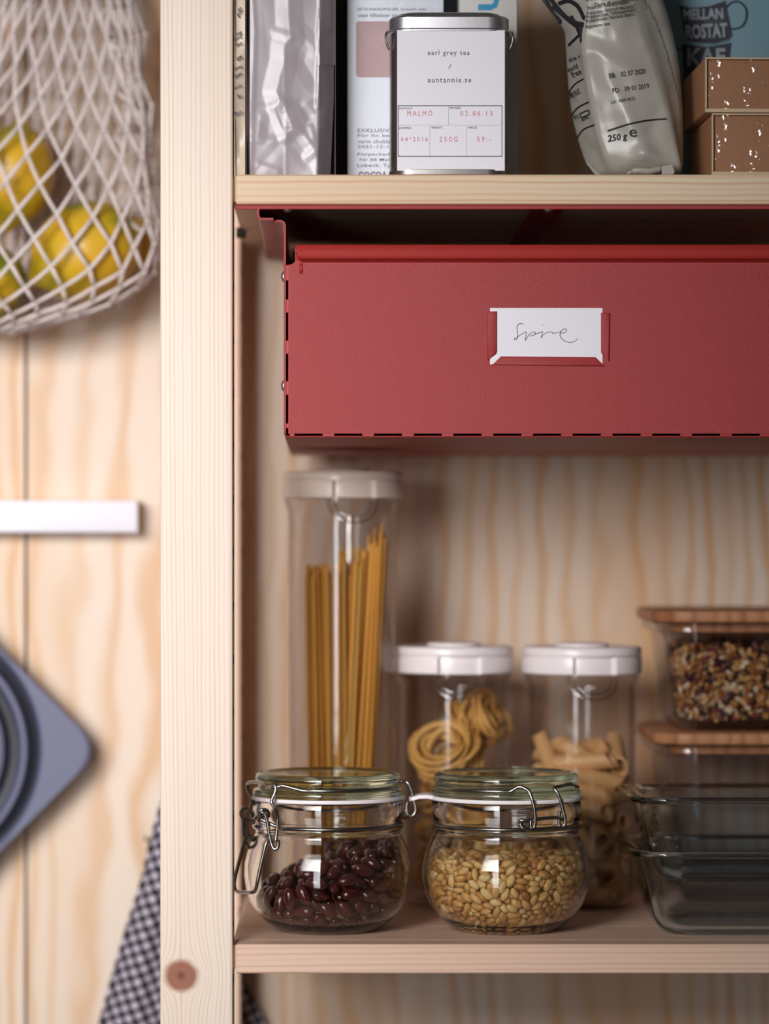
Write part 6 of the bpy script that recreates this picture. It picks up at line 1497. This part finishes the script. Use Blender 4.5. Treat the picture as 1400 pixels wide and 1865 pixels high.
# ---------------------------------------------------------------- checked towel hanging from a hook
ty_ = 0.306
towel_c = P(336, 1400, ty_)
rows = []; NV, NU_ = 46, 60
mb = MB(); v = []; f = []; uv = []
for j in range(NV + 1):
    t_ = j / NV; py = lerp(1385, 2140, t_)
    # left and right outline in pixels
    def edge(tab, py):
        for (a0, b0), (a1, b1) in zip(tab[:-1], tab[1:]):
            if a0 <= py <= a1: return lerp(b0, b1, (py - a0) / (a1 - a0))
        return tab[-1][1]
    xl_ = edge([(1385, 330), (1430, 312), (1465, 292), (1530, 273), (1600, 258), (1700, 226), (1790, 200), (1865, 180), (2140, 108)], py)
    xr_ = edge([(1385, 346), (1465, 372), (1600, 400), (1700, 422), (1775, 438), (1865, 482), (2140, 560)], py)
    z = P(0, py, ty_).z
    for i in range(NU_ + 1):
        u = i / NU_
        x = (lerp(xl_, xr_, u) - PX0) / S(ty_)
        fold = math.sin(u * 2 * math.pi * 3.2 + 0.4) * 0.0055 * min(1, .3 + t_) + math.sin(u * 2 * math.pi * 1.1) * .002
        v.append(Vector((x, ty_ + fold - .001, z)))
        uv.append((x * .94 + z * .34, z * .94 - x * .34))
for j in range(NV):
    for i in range(NU_):
        q_ = j * (NU_ + 1) + i
        f.append((q_, q_ + 1, q_ + NU_ + 2, q_ + NU_ + 1))
mb.add(v, f)
towel = mb.build('towel', M['check'], None, True)
tag(towel, 'dark navy and white checked towel hanging behind the post', 'towel')
lay = towel.data.uv_layers.new(name='UVMap')
for lp in towel.data.loops: lay.data[lp.index].uv = uv[lp.vertex_index]
sm = towel.modifiers.new('thickness', 'SOLIDIFY'); sm.thickness = 0.0012; sm.offset = 0
loop = MB().tube(catmull([P(272, 1534, .300), P(266, 1530, .298), P(263, 1524, .298), P(268, 1528, .298)], 4), .0006, 6).build('loose_thread', M['ink'], towel, True)
hk = MB().tube(catmull([(towel_c.x, WALL_Y + .002, towel_c.z + .012), (towel_c.x, WALL_Y - .012, towel_c.z + .012), (towel_c.x, WALL_Y - .030, towel_c.z + .004), (towel_c.x, WALL_Y - .036, towel_c.z + .016)], 5), .002, 8).build('hook', M['steel'], None, True)
tag(hk, 'small steel hook holding up the checked towel behind the post', 'hook')

# ---------------------------------------------------------------- lemons
def lemon(px, py, y, rpx, long_, ang, label, tilt=0.0):
    me = bpy.data.meshes.new('lemon'); bm = bmesh.new()
    bmesh.ops.create_uvsphere(bm, u_segments=36, v_segments=26, radius=1)
    r = rpx / S(y)
    for vv in bm.verts:
        z = vv.co.z; k = abs(z)
        w = 1.0
        if k > .86: w = 1.0 - 0.22 * ((k - .86) / .14)
        zz_ = z * long_ + math.copysign(max(0, (k - .93) / .07) ** 1.5 * .13, z)
        nn = 1 + .02 * noise.noise(vv.co * 2.3 + Vector((px, 0, 0)))
        vv.co = Vector((vv.co.x * w * nn, vv.co.y * w * nn, zz_)) * r
    bm.to_mesh(me); bm.free(); me.materials.append(M['lemon'])
    me.polygons.foreach_set('use_smooth', [True] * len(me.polygons))
    o = bpy.data.objects.new('lemon', me); COL.objects.link(o)
    o.location = P(px, py, y); o.rotation_euler = (tilt, math.radians(ang), 0)
    tag(o, label, 'lemon', 'lemons in the net bag')
    return o


lemon(26, 320, .262, 74, 1.28, 8, 'upper lemon in the net bag, resting on the other lemons')
lemon(156, 458, .250, 88, 1.20, 62, 'widest yellow-green lemon, low in the net bag nearest the post')
lemon(-12, 516, .250, 60, 1.1, 20, 'lowest green-tinged lemon, at the bottom left of the net bag', 0.5)
lemon(238, 440, .284, 40, 1.3, -20, 'small dark green lemon squeezed behind the widest one')
lemon(-142, 425, .262, 72, 1.15, -25, 'lemon at the far side of the net bag, cut off by the picture edge')

# ---------------------------------------------------------------- knotted net bag
def bagprof(py):
    """outline centre and half width in pixels, depth half thickness in metres"""
    tab = [(-420, 60, 40, .012), (-200, 95, 100, .016), (0, 112, 130, .020), (120, 105, 158, .024), (250, 85, 196, .032), (350, 72, 214, .040), (430, 62, 226, .046), (480, 58, 228, .046), (520, 48, 212, .042), (552, 36, 180, .034), (575, 22, 135, .024), (592, 5, 80, .014), (602, -5, 32, .006)]
    for A, B in zip(tab[:-1], tab[1:]):
        if A[0] <= py <= B[0]:
            t_ = (py - A[0]) / (B[0] - A[0]); return [lerp(A[k], B[k], t_) for k in (1, 2, 3)]
    return tab[-1][1:] if py > 0 else tab[0][1:]
NC = 30; BYC = 0.264
rowsy = [-420, -345, -270, -200, -130, -65, 0, 62, 122, 178, 232, 284, 335, 386, 436, 484, 524, 552, 572, 590, 602]
net = MB(); pts = {}
rnd = random.Random(4)
for j, py in enumerate(rowsy):
    cx_, hw_, dp_ = bagprof(py)
    for k in range(NC):
        ph = 2 * math.pi * (k + .5 * (j % 2)) / NC
        w_ = max(0.0, min(1.0, (py + 100) / 500))
        th = ph + 0.58 * w_ * math.sin(ph)
        jx = rnd.uniform(-1, 1) * (3 + 9 * (abs(math.sin(ph)) ** 3)) * (1 if py < 480 else .5)
        jy = rnd.uniform(-1, 1) * (3 + 10 * (abs(math.sin(ph)) ** 3)) * (1 if py < 480 else .4)
        px = cx_ + hw_ * math.sin(th) + jx
        cth = math.cos(th); y_ = min(BYC - 1.22 * dp_ * math.copysign(abs(cth) ** 0.62, cth), WALL_Y - .004)
        pts[(j, k)] = P(px, py + jy + (14 * math.sin(th) * w_ if py < 500 else 0), y_)
fams = []
for j in range(len(rowsy) - 1):
    for k in range(NC):
        if j % 2 == 0: nb_ = (k, (k - 1) % NC)
        else: nb_ = (k, (k + 1) % NC)
        for n_ in nb_: fams.append((pts[(j, k)], pts[(j + 1, n_)]))
for a, b in fams:
    d = (b - a); mid = (a + b) / 2 + Vector((0, 0, -.02 * d.length))
    net.tube([a, mid, b], 0.00140, 6, caps=True)
for (j, k), p in pts.items():
    net.lathe([(.0002, -.0019), (.0016, -.0011), (.0019, 0), (.0016, .0011), (.0002, .0019)], p, 6)
# crumpled spare meshes along the right flank
rnd = random.Random(9)
for k in range(9):
    py = 10 + k * 46
    cx_, hw_, dp_ = bagprof(py)
    e_ = cx_ + hw_
    q_ = [P(e_ - rnd.uniform(4, 16), py, .27), P(e_ - rnd.uniform(38, 70), py + rnd.uniform(5, 22), .245), P(e_ - rnd.uniform(30, 60), py + rnd.uniform(30, 48), .24), P(e_ - rnd.uniform(0, 12), py + rnd.uniform(34, 52), .265)]
    net.tube(catmull(q_, 5), 0.0013, 6)
no_ = net.build('net_bag', M['cotton'], None, True)
tag(no_, 'off-white knotted cotton net bag bulging with lemons', 'net bag')
